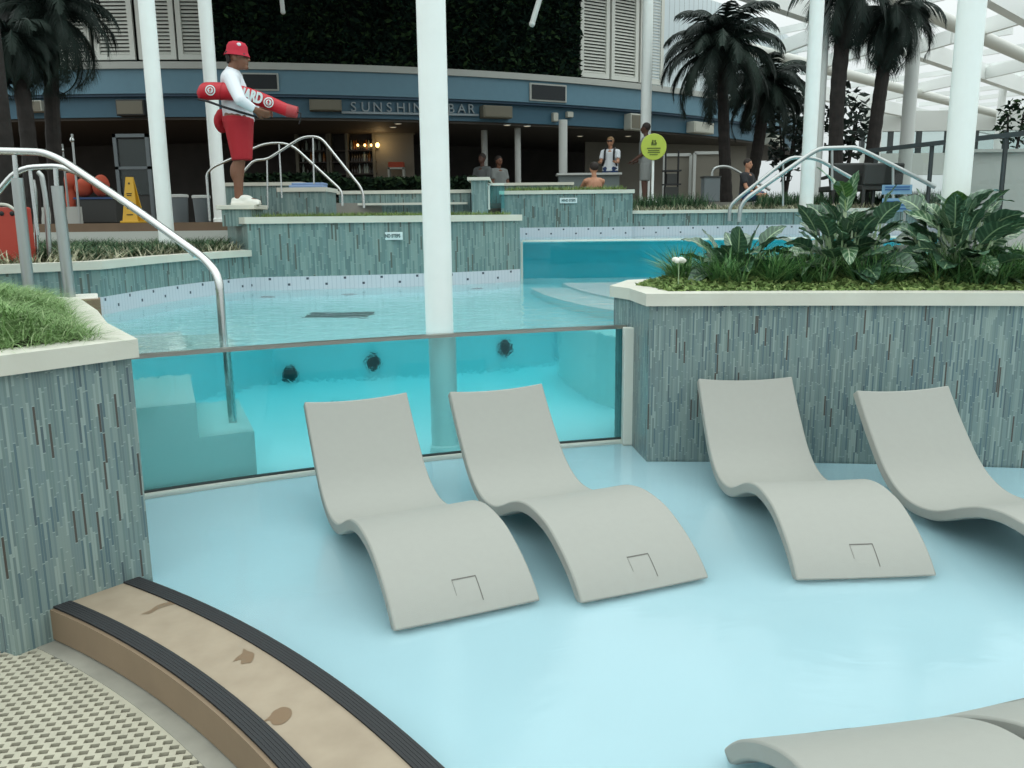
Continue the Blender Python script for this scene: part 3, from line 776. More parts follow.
# ================================================================== LOUNGERS
LW = .642
prof = smooth_line([(0, .004), (.05, .058), (.12, .115), (.22, .175), (.34, .228), (.46, .252), (.58, .257), (.70, .238), (.82, .196), (.93, .145), (1.03, .108), (1.14, .092), (1.25, .10), (1.36, .142), (1.46, .215), (1.56, .325), (1.66, .448), (1.765, .592)], 4)
def lounger_mesh():
    mb = MB(); n = len(prof); nx = 12; th = .058
    T = [(prof[min(i+1, n-1)]-prof[max(i-1, 0)]).normalized() for i in range(n)]
    vs = []
    for i, p in enumerate(prof):
        s_ = p.x/1.765; sag = .004+.016*max(0, (s_-.72)/.28)
        N_ = Vector((-T[i].y, T[i].x))
        th_i = th*(.55 if i < 1 else 1)
        row = []
        for k in range(nx+1):
            wt = LW*(1-.055*max(0, s_)); x = -wt/2+wt*k/nx; q = 1-(2*k/nx-1)**2
            row.append(Vector((x, p.x, p.y-sag*q)))
        low = []
        for k in range(nx+1):
            x = -wt/2+wt*k/nx; b_ = p-N_*th_i; low.append(Vector((x, b_.x, max(b_.y, -.045) if p.x < .2 else b_.y)))
        vs.append(row+low)
    W_ = nx+1; flat = [v for r_ in vs for v in r_]; m = 2*W_
    fs = []
    for i in range(n-1):
        for k in range(nx):
            a = i*m+k; fs.append((a, a+1, a+m+1, a+m)); a += W_; fs.append((a+1, a, a+m, a+m+1))
        a = i*m; fs.append((a, a+m, a+m+W_, a+W_)); a = i*m+nx; fs.append((a+m, a, a+W_, a+m+W_))
    for i in (0, n-1):
        for k in range(nx):
            a = i*m+k; f = (a, a+W_, a+W_+1, a+1); fs.append(f if i == 0 else tuple(reversed(f)))
    mb.raw(flat, fs); return mb
def prof_at(s_):
    for a, b in zip(prof, prof[1:]):
        if a.x <= s_ <= b.x: return a.y+(b.y-a.y)*(s_-a.x)/(b.x-a.x)
    return prof[-1].y
def make_lounger():
    r = thing('sun_lounger', '', 'sun lounger', (0, 0, 0), 0, 'grey moulded loungers in the wading pool')
    o = lounger_mesh().build('moulded_shell', 'resin_grey', r, True, smooth=50, bevel=.008)
    # small hatch near the foot, outlined by a groove
    def patch(x0, x1, s0, s1, dz):
        m_ = MB(); ns = 6
        for k in range(ns):
            a, b = s0+(s1-s0)*k/ns, s0+(s1-s0)*(k+1)/ns; q = lambda x: .004*(1-(2*x/LW)**2)
            za, zb_ = prof_at(a), prof_at(b)
            m_.face([(x0, a, za-q(x0)+dz), (x1, a, za-q(x1)+dz), (x1, b, zb_-q(x1)+dz), (x0, b, zb_-q(x0)+dz)])
        return m_
    hx0, hx1, hs0, hs1 = -.035, .075, .035, .125
    g = MB()
    for a in ((hx0, hx0+.0015, hs0+.03, hs1), (hx1-.004, hx1, hs0, hs1), (hx0, hx1, hs1-.005, hs1)):
        q = patch(*a, .0015); g.raw(q.v, q.f)
    h = patch(hx0+.005, hx1-.005, hs0, hs1-.007, .0006).build('hatch_cover', 'resin_grey', r, True)
    g.build('groove', 'resin_groove', h, True)
    return r
def place_lounger(o, foot_l, axis, label):
    a = Vector((axis[0], axis[1], 0)).normalized(); x = Vector((a.y, -a.x, 0))
    c = Vector((foot_l[0], foot_l[1], 0))+x*LW/2
    o.location = (c.x, c.y, 0); o.rotation_euler = (0, 0, math.atan2(x.y, x.x)); o['label'] = label
L0 = make_lounger()
spots = [(V2(G(395, 632)), (-.41, .91), 'grey moulded lounger closest to the tan step, its back against the pool window'),
         (V2(G(582, 604)), (-.382, .924), 'grey moulded lounger standing below the white column, in front of the pool window'),
         (V2(G(797, 581)), (-.052, 1), 'grey moulded lounger before the mosaic planter, facing straight to the viewer'),
         ((2.343, 3.149), (-.19, .982), 'grey moulded lounger by the mosaic planter, its foot cut off by the picture edge')]
for i, (p, a, l) in enumerate(spots):
    o = L0 if i == 0 else copy_tree(L0)
    place_lounger(o, p, a, l)
# two more that face the other way: their foot ends show at the bottom edge
for p, a, l in ((V2(G(723, 750, 0)), (.16, -.987), 'grey lounger at the bottom picture edge, nearer of two showing only foot ends'),
                (V2(G(914, 728, 0)), (.307, -.95), 'grey lounger at the bottom corner, further of two showing only foot ends')):
    o = copy_tree(L0); av = Vector((a[0], a[1], 0)).normalized(); x = Vector((a[1], -a[0], 0)).normalized()
    # the corner measured is on the other side of this lounger
    c = Vector((p[0], p[1], 0)) - x*LW/2
    o.location = (c.x, c.y, 0); o.rotation_euler = (0, 0, math.atan2(x.y, x.x)); o['label'] = l

# ================================================================== COLUMNS
def column(name, x, y, z0, z1, r, mat, label, lean=0, collar=True):
    t = thing(name, label, 'column', (x, y, z0))
    mb = MB(); mb.lathe([(r, z0), (r, z1)], (x, y, 0), 28); mb.build('shaft', mat, t, smooth=40)
    if collar:
        mb = MB(); mb.lathe([(r*1.12, z0), (r*1.12, z0+.05), (r*1.02, z0+.06)], (x, y, 0), 28); mb.build('base_collar', mat, t, smooth=40)
    return t
p = G(439, 331, ZW)
column('white_column', p.x+.006, 5.93, -.03, 9, .097, 'white_paint', 'white round column standing in the raised pool right behind the glass panel')
p = D(167, 240, 10.0); column('white_column', p.x, 10.0, 1.24, 9, .088, 'white_paint', 'slim white column rising from the low curved planter, behind the long steel handrail')
p = D(221, 222, 13.3); column('white_column', p.x, 13.3, 1.6, 9, .098, 'white_paint', 'slim white column on the deck right behind the lifeguard')
p = D(957, 180, 6.1); column('white_column', p.x, 6.1, 1.08, 9, .090, 'white_paint', 'thick white column rising from the broad-leaved plants')
p = D(806.5, 200, 15.0); column('white_column', p.x, 15.0, 1.69, 9, .118, 'white_paint', 'white column between the palm pairs, behind the crossing handrails')
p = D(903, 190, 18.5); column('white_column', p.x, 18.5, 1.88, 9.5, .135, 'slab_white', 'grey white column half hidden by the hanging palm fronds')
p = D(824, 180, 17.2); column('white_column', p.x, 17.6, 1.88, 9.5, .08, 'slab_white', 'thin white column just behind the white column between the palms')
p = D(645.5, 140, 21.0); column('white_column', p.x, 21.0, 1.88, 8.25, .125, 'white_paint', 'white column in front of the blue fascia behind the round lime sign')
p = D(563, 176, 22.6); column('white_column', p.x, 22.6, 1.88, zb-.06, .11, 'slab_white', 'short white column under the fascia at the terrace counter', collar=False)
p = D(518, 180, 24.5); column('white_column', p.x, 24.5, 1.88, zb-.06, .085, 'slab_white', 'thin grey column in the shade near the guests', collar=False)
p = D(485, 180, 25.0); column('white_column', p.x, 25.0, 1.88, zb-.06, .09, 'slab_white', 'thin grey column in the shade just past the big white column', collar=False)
p = D(4, 150, 9.5); column('dark_pillar', p.x, 9.5, 1.24, 7, .10, 'palm_bark', 'dark brown pillar at the picture edge next to the palm', collar=False)

# ================================================================== HANDRAILS
def rail(label, lines, posts=(), r=.024, mat='steel', sleeves=()):
    t = thing('handrail', label, 'handrail', tuple(lines[0][-1]))
    for l in lines:
        mb = MB(); mb.tube(rounded(l, .16), r, 12); mb.build('bar', mat, t, smooth=40)
    for a, b in posts:
        mb = MB(); mb.tube([a, b], r*.62, 10); mb.build('post', mat, t, smooth=40)
    for a, b in sleeves:
        mb = MB(); mb.tube([a, b], r*1.5, 14); mb.build('post_sleeve', 'steel_dull', t, smooth=40)
    return t
YH = 5.55
ft = G(222, 343, ZW)
pA = [D(-60, 150, 6.6), D(0, 151, 6.5), D(43, 152, 6.4), D(62, 160, 6.35), D(140, 212, 6.0), D(205, 259, 5.72), D(219, 276, 5.6), Vector((ft.x-.03, 5.58, ZW)), Vector((ft.x-.025, 5.58, .28))]
rail('long bright steel handrail descending into the raised pool beside the corner planter', [pA],
     posts=[(D(14.5, 155, 6.45), D(17, 185, 6.45)), (D(55.5, 168, 6.4), D(57, 190, 6.4))],
     sleeves=[(D(17, 178, 6.45), D(30, 300, 6.45)), (D(57, 186, 6.4), D(71, 306, 6.4))], r=.027)
pB = [D(-25, 215, 6.9), D(-5, 196, 6.9), D(18, 168, 6.9), D(60, 166, 6.9), D(80, 174, 6.85), D(130, 206, 6.5), D(180, 240, 6.25), D(196, 256, 6.2)]
rail('second steel handrail running just behind the long one', [pB], posts=[(D(30, 170, 6.9), D(38, 235, 6.9))], r=.023)
t = thing('handrail', 'short bent steel rail end behind the twin handrail posts', 'handrail', tuple(D(50, 250, 7.6)))
mb = MB(); mb.tube(rounded([D(38, 275, 7.6), D(35, 190, 7.6), D(33, 180, 7.6)], .1), .018, 10); mb.build('bar', 'steel', t, smooth=40)
mb = MB(); mb.tube(rounded([D(51, 275, 7.6), D(46, 200, 7.6), D(42, 176, 7.6), D(38, 172, 7.6)], .1), .022, 10); mb.build('bar', 'steel_dull', t, smooth=40)
# behind the lifeguard
yc = 12.2
rail('thin steel handrail rising beside the white column and passing behind the lifeguard', [[D(210, 221, yc), D(206.5, 174, yc), D(213, 167, yc), D(240, 155, yc), D(264.5, 143, yc), D(290, 143, yc), D(342, 191, yc), D(342.5, 206, yc)]],
     posts=[(D(279, 143, yc), D(282, 198, yc))], r=.018)
yc = 11.9
rail('thin steel handrail with the highest bend, beyond the lifeguard and above the blue towel', [[D(238, 208, yc), D(238, 178, yc), D(254, 160, yc), D(267, 159.5, yc), D(303, 136.5, yc), D(320, 136.5, yc), D(363, 190, yc), D(364, 208, yc)]],
     posts=[(D(267, 160, yc), D(268, 208, yc)), (D(313, 137, yc), D(314, 184, yc))], r=.018)
# right pair
yc = 14.3
rail('lower steel handrail of the crossing pair beside the white column between the palms', [[D(729, 221, yc), D(730, 206, yc), D(737, 199, yc), D(783, 162.5, yc), D(792, 157.5, yc), D(816, 158, yc), D(857, 181, yc)]],
     posts=[(D(783, 163, yc), D(783, 206, yc))], r=.030, mat='steel_dull')
yc = 14.0
rail('upper steel handrail of the crossing pair beside the white column between the palms', [[D(739, 222, yc), D(740.5, 206, yc), D(747, 198, yc), D(810, 154, yc), D(820, 148.5, yc), D(856, 147.5, yc), D(866, 152, yc), D(918, 178, yc), D(935, 187, yc)]],
     posts=[(D(832, 149, yc), D(832, 190, yc)), (D(893, 166, yc), D(893, 200, yc))], r=.036, mat='steel_dull')
rail('small far handrail in front of the palm trunks', [[D(712, 196, 18.5), D(712, 168, 18.5), D(727, 165.5, 18.5), D(770, 190, 18.5)]], r=.03, mat='steel_dull')
# glass balustrade on the raised deck
bl = thing('balustrade', 'dark-railed glass balustrade climbing behind the thick white column', 'balustrade', tuple(D(938, 200, 14.2)))
RA, RB = D(868, 151, 15.6), D(1040, 131.5, 12.4)
mb = MB(); mb.beam(RA, RB, .06, .07); mb.build('top_rail', 'dark_rail', bl)
for f_ in (.06, .43, .84):
    P = RA.lerp(RB, f_); mb = MB(); mb.beam(P, P-Vector((0, 0, 1.25)), .05, .05); mb.build('post', 'dark_rail', bl)
mb = MB(); mb.face([RA-Vector((0, 0, 1.1)), RB-Vector((0, 0, 1.1)), RB-Vector((0, 0, .04)), RA-Vector((0, 0, .04))]); mb.build('pane', 'window_glass', bl)
# far glass screen posts on the left deck
for a, b_, yy, l in (((72, 134), (80, 222), 12.6, 'thin steel post of the glass screen beside the orange bundles'), ((62, 144), (69, 212), 13.2, 'thin steel post of the glass screen behind the twin handrail posts'), ((28, 137), (33, 219), 13.2, 'short steel post of the glass screen above the handrails')):
    P0 = D(*b_, yy); P0.z = 1.6; t = thing('screen_post', l, 'post', tuple(P0), group='glass screen posts')
    mb = MB(); mb.tube([P0, D(*a, yy)], .016, 8); mb.build('rod', 'steel_dull', t); mb = MB(); c = D(a[0], a[1]+6, yy); mb.ell(c, (.03, .03, .04)); mb.build('clamp', 'steel', t)
mb = MB(); A, B = D(66, 212, 13), D(80, 213, 12.7); P0 = D(18, 211, 13.2); h0 = P0.z+.045-1.6; mb.beam(Vector((P0.x, P0.y, 1.6+h0/2)), Vector((B.x, B.y, 1.6+h0/2)), .08, h0); tag(mb.build('ledge', 'ledge_grey'), 'short pale ledge between the screen posts on the deck', 'ledge')

# ================================================================== PLANTS
def blades(mb, p, h, w_, lean, az, r, tag_u, seg=3, droop=.5):
    d = Vector((math.cos(az), math.sin(az), 0)); sd = Vector((-d.y, d.x, 0))*w_/2
    prev = None
    for k in range(seg+1):
        t = k/seg; c = p+d*(lean*h*t**1.6)+Vector((0, 0, h*(t-droop*lean*t*t*.5)))
        q = sd*(1-t*.92)
        if prev: mb.face([prev[0], prev[1], c+q, c-q], [(tag_u, 0)]*4)
        prev = (c-q, c+q)
def in_poly(x, y, poly):
    ins = False; n = len(poly)
    for i in range(n):
        x1, y1 = poly[i]; x2, y2 = poly[(i+1) % n]
        if (y1 > y) != (y2 > y) and x < (x2-x1)*(y-y1)/(y2-y1)+x1: ins = not ins
    return ins
def edge_dist(x, y, poly):
    best = 9e9; n = len(poly); P = Vector((x, y))
    for i in range(n):
        a, b = Vector(poly[i]), Vector(poly[(i+1) % n]); e = b-a; t = max(0, min(1, (P-a).dot(e)/e.dot(e))); best = min(best, (a+e*t-P).length)
    return best
def turf(name, mat, poly, z, n, h, w_, label, cat='grass', seed=1, lean=(.3, 1.0), mound=0, keep=None, mr=.6, tip=(0, 1)):
    r = random.Random(seed); mb = MB()
    xs = [p[0] for p in poly]; ys = [p[1] for p in poly]; k = 0; tries = 0
    while k < n and tries < n*30:
        tries += 1
        x, y = r.uniform(min(xs), max(xs)), r.uniform(min(ys), max(ys))
        if not in_poly(x, y, poly) or (keep and not keep(x, y)): continue
        zz = z
        if mound: zz += mound*min(1, edge_dist(x, y, poly)/mr)**.6*(.75+.5*mnoise.noise((x*3, y*3, 1)))
        hh = h*r.uniform(.5, 1.2)
        blades(mb, Vector((x, y, zz)), hh, w_*r.uniform(.7, 1.3), r.uniform(*lean), r.uniform(0, 2*PI), r, r.betavariate(2, 2.2), 3)
        k += 1
    return tag(mb.build(name, mat), label, cat, kind='stuff')
LPi = offset(LP, -.10)
# mound body under the blades
def mound_body(name, poly, z, hgt, mr, parent=None, step_=.12, mat='grass_mound', noise_k=.5):
    xs = [p[0] for p in poly]; ys = [p[1] for p in poly]; mb = MB(); idx = {}; vs = []
    nx, ny = int((max(xs)-min(xs))/step_)+2, int((max(ys)-min(ys))/step_)+2
    for i in range(nx):
        for j in range(ny):
            x, y = min(xs)+i*step_, min(ys)+j*step_
            if in_poly(x, y, poly):
                idx[i, j] = len(vs); vs.append((x, y, z+hgt*min(1, edge_dist(x, y, poly)/mr)**.6*(.75+noise_k*mnoise.noise((x*3, y*3, 1)))-.02))
    fs = [(idx[i, j], idx[i+1, j], idx[i+1, j+1], idx[i, j+1]) for (i, j) in idx if all(q in idx for q in ((i+1, j), (i+1, j+1), (i, j+1)))]
    mb.raw(vs, fs, [(.12, 0)]*len(vs)); return mb
mbm = mound_body('m', LPi, 1.08, .19, .42)
r = random.Random(5); k = 0
xs = [p[0] for p in LPi]; ys = [p[1] for p in LPi]
while k < 15000:
    x, y = r.uniform(min(xs), max(xs)), r.uniform(min(ys), max(ys))
    if not in_poly(x, y, LPi): continue
    z = 1.08+.19*min(1, edge_dist(x, y, LPi)/.42)**.6*(.75+.5*mnoise.noise((x*3, y*3, 1)))-.01
    blades(mbm, Vector((x, y, z)), r.uniform(.05, .13), r.uniform(.0035, .007), r.uniform(.9, 2.6), r.uniform(0, 2*PI), r, r.betavariate(2, 2), 3, .7); k += 1
tag(mbm.build('grass', 'grass_mound'), 'bushy mound of fine green grass in the corner planter by the step', 'grass', kind='stuff')
# right planter: cover along the edge, spiky tufts behind
RPi = offset(RP, -.15)
r = random.Random(11); pts = []
while len(pts) < 34000:
    x, y = r.uniform(.7, 5.2), r.uniform(4.6, 7.1)
    if not in_poly(x, y, RPi): continue
    e = edge_dist(x, y, RPi)
    if e > .95: continue
    pts.append((x, y, 1.085+(.035+.085*min(1, e/.30)*(.75+.6*mnoise.noise((x*4, y*4, 2))))*r.random()**.5))
leaf_scatter('ground_cover', 'ground_cover', pts, .026, 'low mat of small-leaved green ground cover along the rim of the long planter', 'ground cover', seed=11)
mbm = mound_body('m', RPi, 1.085, .05, .5, step_=.1); tag(mbm.build('moss_bed', 'ground_cover'), 'mossy green bed under the ground cover in the long planter', 'ground cover', kind='stuff')
mb = MB(); r = random.Random(12); k = 0
while k < 520:
    x, y = r.uniform(.8, 5.4), r.uniform(4.8, 7.0)
    if not in_poly(x, y, RPi): continue
    if edge_dist(x, y, RPi) < .24: continue
    tu = r.uniform(-.15, .15)
    for q in range(34):
        blades(mb, Vector((x+r.uniform(-.03, .03), y+r.uniform(-.03, .03), 1.08)), r.uniform(.22, .40), r.uniform(.012, .02), r.uniform(.3, 1.3), r.uniform(0, 2*PI), r, min(1, max(0, r.betavariate(2, 2)+tu)), 4, .8)
    k += 1
tag(mb.build('spiky_grass', 'grass_spiky'), 'spiky dark green tuft grass around the broad-leaved plants', 'grass', kind='stuff')
# mid planter: dry ground plants on the near part, juniper further back
MIDi = offset(MID, -.12)
turf('ground_cover', 'dry_grass', MIDi, 1.24, 9000, .16, .02, 'pale dry shaggy ground plants in the low curved planter', 'ground cover', 21, (.4, 1.4), keep=lambda x, y: x > -6.5)
turf('juniper', 'juniper', MIDi, 1.24, 11000, .22, .016, 'dark green shaggy shrubs in the low curved planter, below the yellow cone sign', 'shrub', 22, (.7, 2.0), keep=lambda x, y: x > -6.5 and y > 7.6 and edge_dist(x, y, MIDi) > .12 and mnoise.noise((x*1.1, y*.9, 3)) > -.12)
HIGHi = offset(HIGH, -.13)
turf('grass', 'short_grass', HIGHi, 1.60, 7000, .10, .014, 'clipped green grass on top of the raised planter by the white column', 'grass', 23, (.2, .9), keep=lambda x, y: x > -3.0)
turf('ground_cover', 'dry_grass', HIGHi, 1.60, 900, .06, .02, 'pale dry tuft patch on the raised planter near the lifeguard', 'ground cover', 24, (.5, 1.4), keep=lambda x, y: -3.1 < x < -2.1 and y < 10.25)
P2i = offset(P2, -.1)
turf('grass', 'short_grass', P2i, 2.03, 3500, .12, .016, 'clipped green grass on the far planter under the backpack woman', 'grass', 25, (.2, .9))
P3i = offset(P3, -.1)
turf('ground_cover', 'dry_grass', P3i, 1.69, 3500, .14, .02, 'brownish ground plants along the far low planter', 'ground cover', 26, (.3, 1.2), keep=lambda x, y: x < 8)
turf('shrub_cover', 'juniper', P3i, 1.69, 5000, .32, .022, 'dark green grasses in the far low planter below the palms', 'grass', 27, (.1, .7), keep=lambda x, y: x < 8 and y > 15.2 and mnoise.noise((x*.9, y*.9, 7)) > -.05)

def leaf_blade(mb, base, az, length, width, pitch, curl, mi=0, stem=.35, twist=0):
    """a petiole and one broad leaf, rib down the middle"""
    d = Vector((math.cos(az), math.sin(az), 0)); p = Vector(base); pts = [p.copy()]; ang = min(pitch+.35, 1.5)
    ns = 4
    for k in range(ns):
        p = p+(d*math.cos(ang)+Vector((0, 0, math.sin(ang))))*length*stem/ns; pts.append(p.copy())
    mb.tube(pts, [.010, .009, .008, .007, .006], 5, False, mi)
    n = 9; rows = []; side = Vector((-d.y, d.x, 0)); ang = pitch
    for k in range(n+1):
        t = k/n; wv = width/2*math.sin(PI*min(1, t**.8))**.75*(1-.15*t)
        if k == n: wv = .001
        up = (Vector((0, 0, 1))*math.cos(ang)-d*math.sin(ang))
        sd = (side*math.cos(twist)+up*math.sin(twist)).normalized()
        cup = .22
        row = []
        for q in (-1, -.5, 0, .5, 1):
            row.append((p+sd*wv*q+up*wv*cup*abs(q)+up*.006*math.sin(t*18+q*3)*abs(q), (t, abs(q))))
        rows.append(row)
        p = p+(d*math.cos(ang)+Vector((0, 0, math.sin(ang))))*length/n; ang -= curl/n
    for a, b in zip(rows, rows[1:]):
        for q in range(4):
            vs = [a[q], a[q+1], b[q+1], b[q]]; mb.face([v[0] for v in vs], [v[1] for v in vs], mi)
def leafy_plant(name, c, n, hgt, spread, mats, label, seed, lw=(.13, .2), ll=(.26, .42), extra=()):
    r = random.Random(seed); t = thing(name, label, 'plant', c)
    parts = {k: MB() for k in range(len(mats))}
    mbst = MB()
    for k in range(3):
        a = r.uniform(0, 2*PI); mbst.tube([Vector(c), Vector(c)+Vector((.04*math.cos(a), .04*math.sin(a), hgt*.5))], [.014, .009], 6)
    for k in range(n):
        f = k/n; az = k*2.4+r.uniform(-.4, .4); hz = hgt*(.10+.58*(1-f)**1.0)*r.uniform(.7, 1.15)
        base = Vector(c)+Vector((math.cos(az), math.sin(az), 0))*spread*.24*r.random()+Vector((0, 0, hz))
        L = r.uniform(*ll)*(.75+.4*f); pitch = (1.25-1.15*f)+r.uniform(-.25, .25)
        mi = 0 if r.random() < .8 else min(len(mats)-1, 1)
        leaf_blade(parts[mi], base, az, L, L*r.uniform(.50, .66), pitch, r.uniform(.4, 1.2), 0, .45, r.uniform(-.8, .8))
    for (az, L, W_, pitch, curl, hz, mi) in extra:
        leaf_blade(parts[mi], Vector(c)+Vector((0, 0, hz)), az, L, W_, pitch, curl, 0, .4)
    mbst.build('stem', 'palm_bark', t)
    for k, mb_ in parts.items():
        if mb_.f: mb_.build('foliage', mats[k], t, smooth=60)
    return t
c = D(842, 262, 6.1); c.z = 1.08
leafy_plant('broad_leaf_plant', tuple(c), 92, .58, 1.0, ['broad_leaf_dark', 'broad_leaf_pale', 'broad_leaf_lime'], 'middle broad-leaved plant with pale veined upright leaves in the long planter', 31, ll=(.19, .30),
            extra=[(-1.2, .30, .15, 1.45, .5, .42, 1), (2.6, .34, .15, 1.2, .6, .45, 1), (-2.2, .22, .14, .9, .8, .55, 2), (-.4, .3, .13, .9, 1.4, .35, 1), (-1.8, .32, .14, .35, 1.6, .2, 1)])
c = D(955, 262, 5.95); c.z = 1.08
leafy_plant('broad_leaf_plant', tuple(c), 104, .62, 1.1, ['broad_leaf_dark', 'broad_leaf_pale', 'broad_leaf_lime'], 'large dark broad-leaved plant at the foot of the thick white column', 32, ll=(.20, .31),
            extra=[(-2.2, .26, .2, 1.2, .6, .36, 2), (2.3, .26, .18, 1.1, .5, .36, 0), (.3, .3, .15, .6, .8, .5, 0), (-.2, .3, .14, .7, 1.0, .42, 0)])
c = D(737, 272, 6.2); c.z = 1.08
leafy_plant('broad_leaf_plant', tuple(c), 34, .28, .7, ['broad_leaf_dark', 'broad_leaf_pale'], 'smallest broad-leaved plant, low and drooping near the white flower', 33, ll=(.20, .32))
# white bloom in the grass
t = thing('white_flower', 'single white bloom in the spiky grass at the planter tip', 'flower', tuple(D(679, 272, 5.95)))
mb = MB(); r = random.Random(3); c = D(679, 262, 5.85)
for k in range(6):
    a = k*PI/3; d = Vector((math.cos(a), math.sin(a)*.8, .35)); mb.ell(c+d*.025+Vector((0,0,.008*(k%2))), (.026, .018, .018), Matrix.Rotation(a, 3, 'Z'), 8, 6)
mb.build('petal', 'clog_white', t, smooth=60)
mb = MB(); mb.tube([c-Vector((0, 0, .15)), c], .004, 6); mb.build('stem', 'broad_leaf_dark', t)

def palm(name, base, top, r0, r1, nf, L, seed, label, droop=1.5, up=1.2, leaflet=.34, group=None, wide=.03, skirt=0.0):
    r = random.Random(seed); base = Vector((base.x, base.y, 1.88 if base.y > 16.8 else 1.24)); t = thing(name, label, 'palm tree', tuple(base), 0, group)
    mb = MB(); b, tp = Vector(base), Vector(top); bend = Vector((r.uniform(-.1, .1), r.uniform(-.1, .1), 0)); pts = []; rr = []
    n = 26
    for k in range(n+1):
        f = k/n; pts.append(b.lerp(tp, f)+bend*math.sin(PI*f)); rr.append((r0+(r1-r0)*f)*(1.0+.07*(k % 2)))
    mb.tube(pts, rr, 12); mb.build('trunk', 'palm_bark', t)
    mb = MB()
    for k in range(nf):
        f = (k+.5)/nf; az = k*2.39996+r.uniform(-.2, .2)
        el = up-(up+.55+skirt)*f+r.uniform(-.12, .12); l = L*r.uniform(.85, 1.1)*(1-.2*(1-f))
        d = Vector((math.cos(az), math.sin(az), 0)); p = tp.copy(); ns = 16; ang = el; u_ = r.betavariate(2, 2.5)
        prev = p.copy(); path = [p.copy()]
        for q in range(ns):
            p = p+(d*math.cos(ang)+Vector((0, 0, math.sin(ang))))*l/ns; ang -= droop/ns*(.5+q/ns); path.append(p.copy())
        mb.tube(path, [.022*(1-.9*i/ns)+.003 for i in range(ns+1)], 4, False, 0, u_)
        for i in range(1, ns*3):
            fi = i/(ns*3); a_ = path[int(fi*ns)]; b_ = path[min(int(fi*ns)+1, ns)]; pp = a_.lerp(b_, fi*ns-int(fi*ns)); tan = (path[min(int(fi*ns)+1, ns)]-path[max(int(fi*ns)-1, 0)]).normalized()
            sd = tan.cross(Vector((0, 0, 1))); sd = sd.normalized() if sd.length > .05 else Vector((-d.y, d.x, 0))
            ll = leaflet*1.05*(math.sin(PI*min(1, .12+fi*.86)))**.6*r.uniform(.85, 1.1)
            for s_ in (-1, 1):
                dirn = (sd*s_*.75+tan*.75+Vector((0, 0, -.42-.3*r.random()))).normalized(); w_ = tan*wide*.5
                m_ = pp+dirn*ll*.5+Vector((0, 0, .02)); e_ = pp+dirn*ll-Vector((0, 0, .05))
                mb.face([pp-w_, pp+w_, m_+w_*.9, m_-w_*.9], [(u_, 0)]*4); mb.face([m_-w_*.9, m_+w_*.9, e_], [(u_, 0)]*3)
    mb.build('crown', 'palm_leaf', t); return t
yy = 20.0; palm('palm_tree', D(727, 190, yy), D(722, 50, yy), .14, .11, 42, 1.95, 41, 'dark palm tree with the tall trunk and full round crown before the ribbed wall', 2.1, 1.5, .44, wide=.036)
yy = 21.5; palm('palm_tree', D(747, 186, yy), D(766, 84, yy), .15, .13, 36, 1.55, 42, 'shorter dark palm tree tucked behind the full round crown', 2.0, 1.2, .40, wide=.036)
yy = 17.45; palm('palm_tree', D(836, 205, yy), D(850, -14, yy), .13, .15, 26, 1.5, 43, 'straight dark palm tree next to the white column, its crown cut by the top edge', 2.0, 1.0, .46, wide=.024, skirt=.3)
yy = 17.6; palm('palm_tree', D(866, 205, yy), D(892, 14, yy), .13, .12, 30, 1.35, 44, 'leaning dark palm tree with a hanging crown near the thick white column', 2.4, .9, .42, wide=.024, skirt=.35)
yy = 12.2; palm('palm_tree', D(58, 215, yy), D(51, 14, yy), .10, .09, 40, 1.25, 45, 'dark palm tree with the upright trunk in front of the white shutters', 2.3, 1.1, .30, wide=.017, skirt=.25)
yy = 11.6; palm('palm_tree', D(30, 220, yy), D(14, 40, yy), .10, .09, 32, .85, 46, 'dark leaning palm tree beside the dark brown pillar', 2.3, 1.1, .28, wide=.017, skirt=.3)

def shrub(name, c, rad, n, size, mat, label, seed, zg=1.88):
    r = random.Random(seed); t = thing(name, label, 'shrub', (c[0], c[1], zg)); pts = []
    for k in range(n):
        v = Vector((r.gauss(0, 1), r.gauss(0, 1), r.gauss(0, 1))).normalized()*r.uniform(.55, 1.0); pts.append(Vector(c)+Vector((v.x*rad[0], v.y*rad[1], v.z*rad[2])))
    leaf_scatter('foliage', mat, pts, size, None, None, seed=seed, parent=None)
    o = bpy.data.objects[-1] if False else [x for x in bpy.data.objects if x.name.startswith('foliage') and x.parent is None][-1]
    for v in o.data.vertices: v.co -= t.location
    o.parent = t
    if 'kind' in o: del o['kind']
    mb = MB()
    for k in range(4):
        a = k*1.7; mb.tube([Vector((c[0], c[1], zg)), Vector(c)+Vector((math.cos(a)*rad[0]*.5, math.sin(a)*rad[1]*.5, rad[2]*.3))], [.05, .02], 6)
    mb.build('stem', 'palm_bark', t); return t
c = D(788, 128, 24.5); shrub('dark_tree', tuple(c), (.6, .7, 1.5), 520, .15, 'palm_leaf', 'dark leafy tree at the end of the curved blue fascia', 51)
c = D(846, 125, 22.0); shrub('dark_tree', tuple(c), (.6, .7, 1.0), 330, .14, 'palm_leaf', 'dark leafy tree showing between the two palm trunks', 52)
c = D(1014, 124, 17.5); shrub('leafy_tree', tuple(c), (.34, .4, .5), 170, .08, 'hedge_leaf', 'green leafy tree above the grey parapet at the picture edge', 53, 1.88)
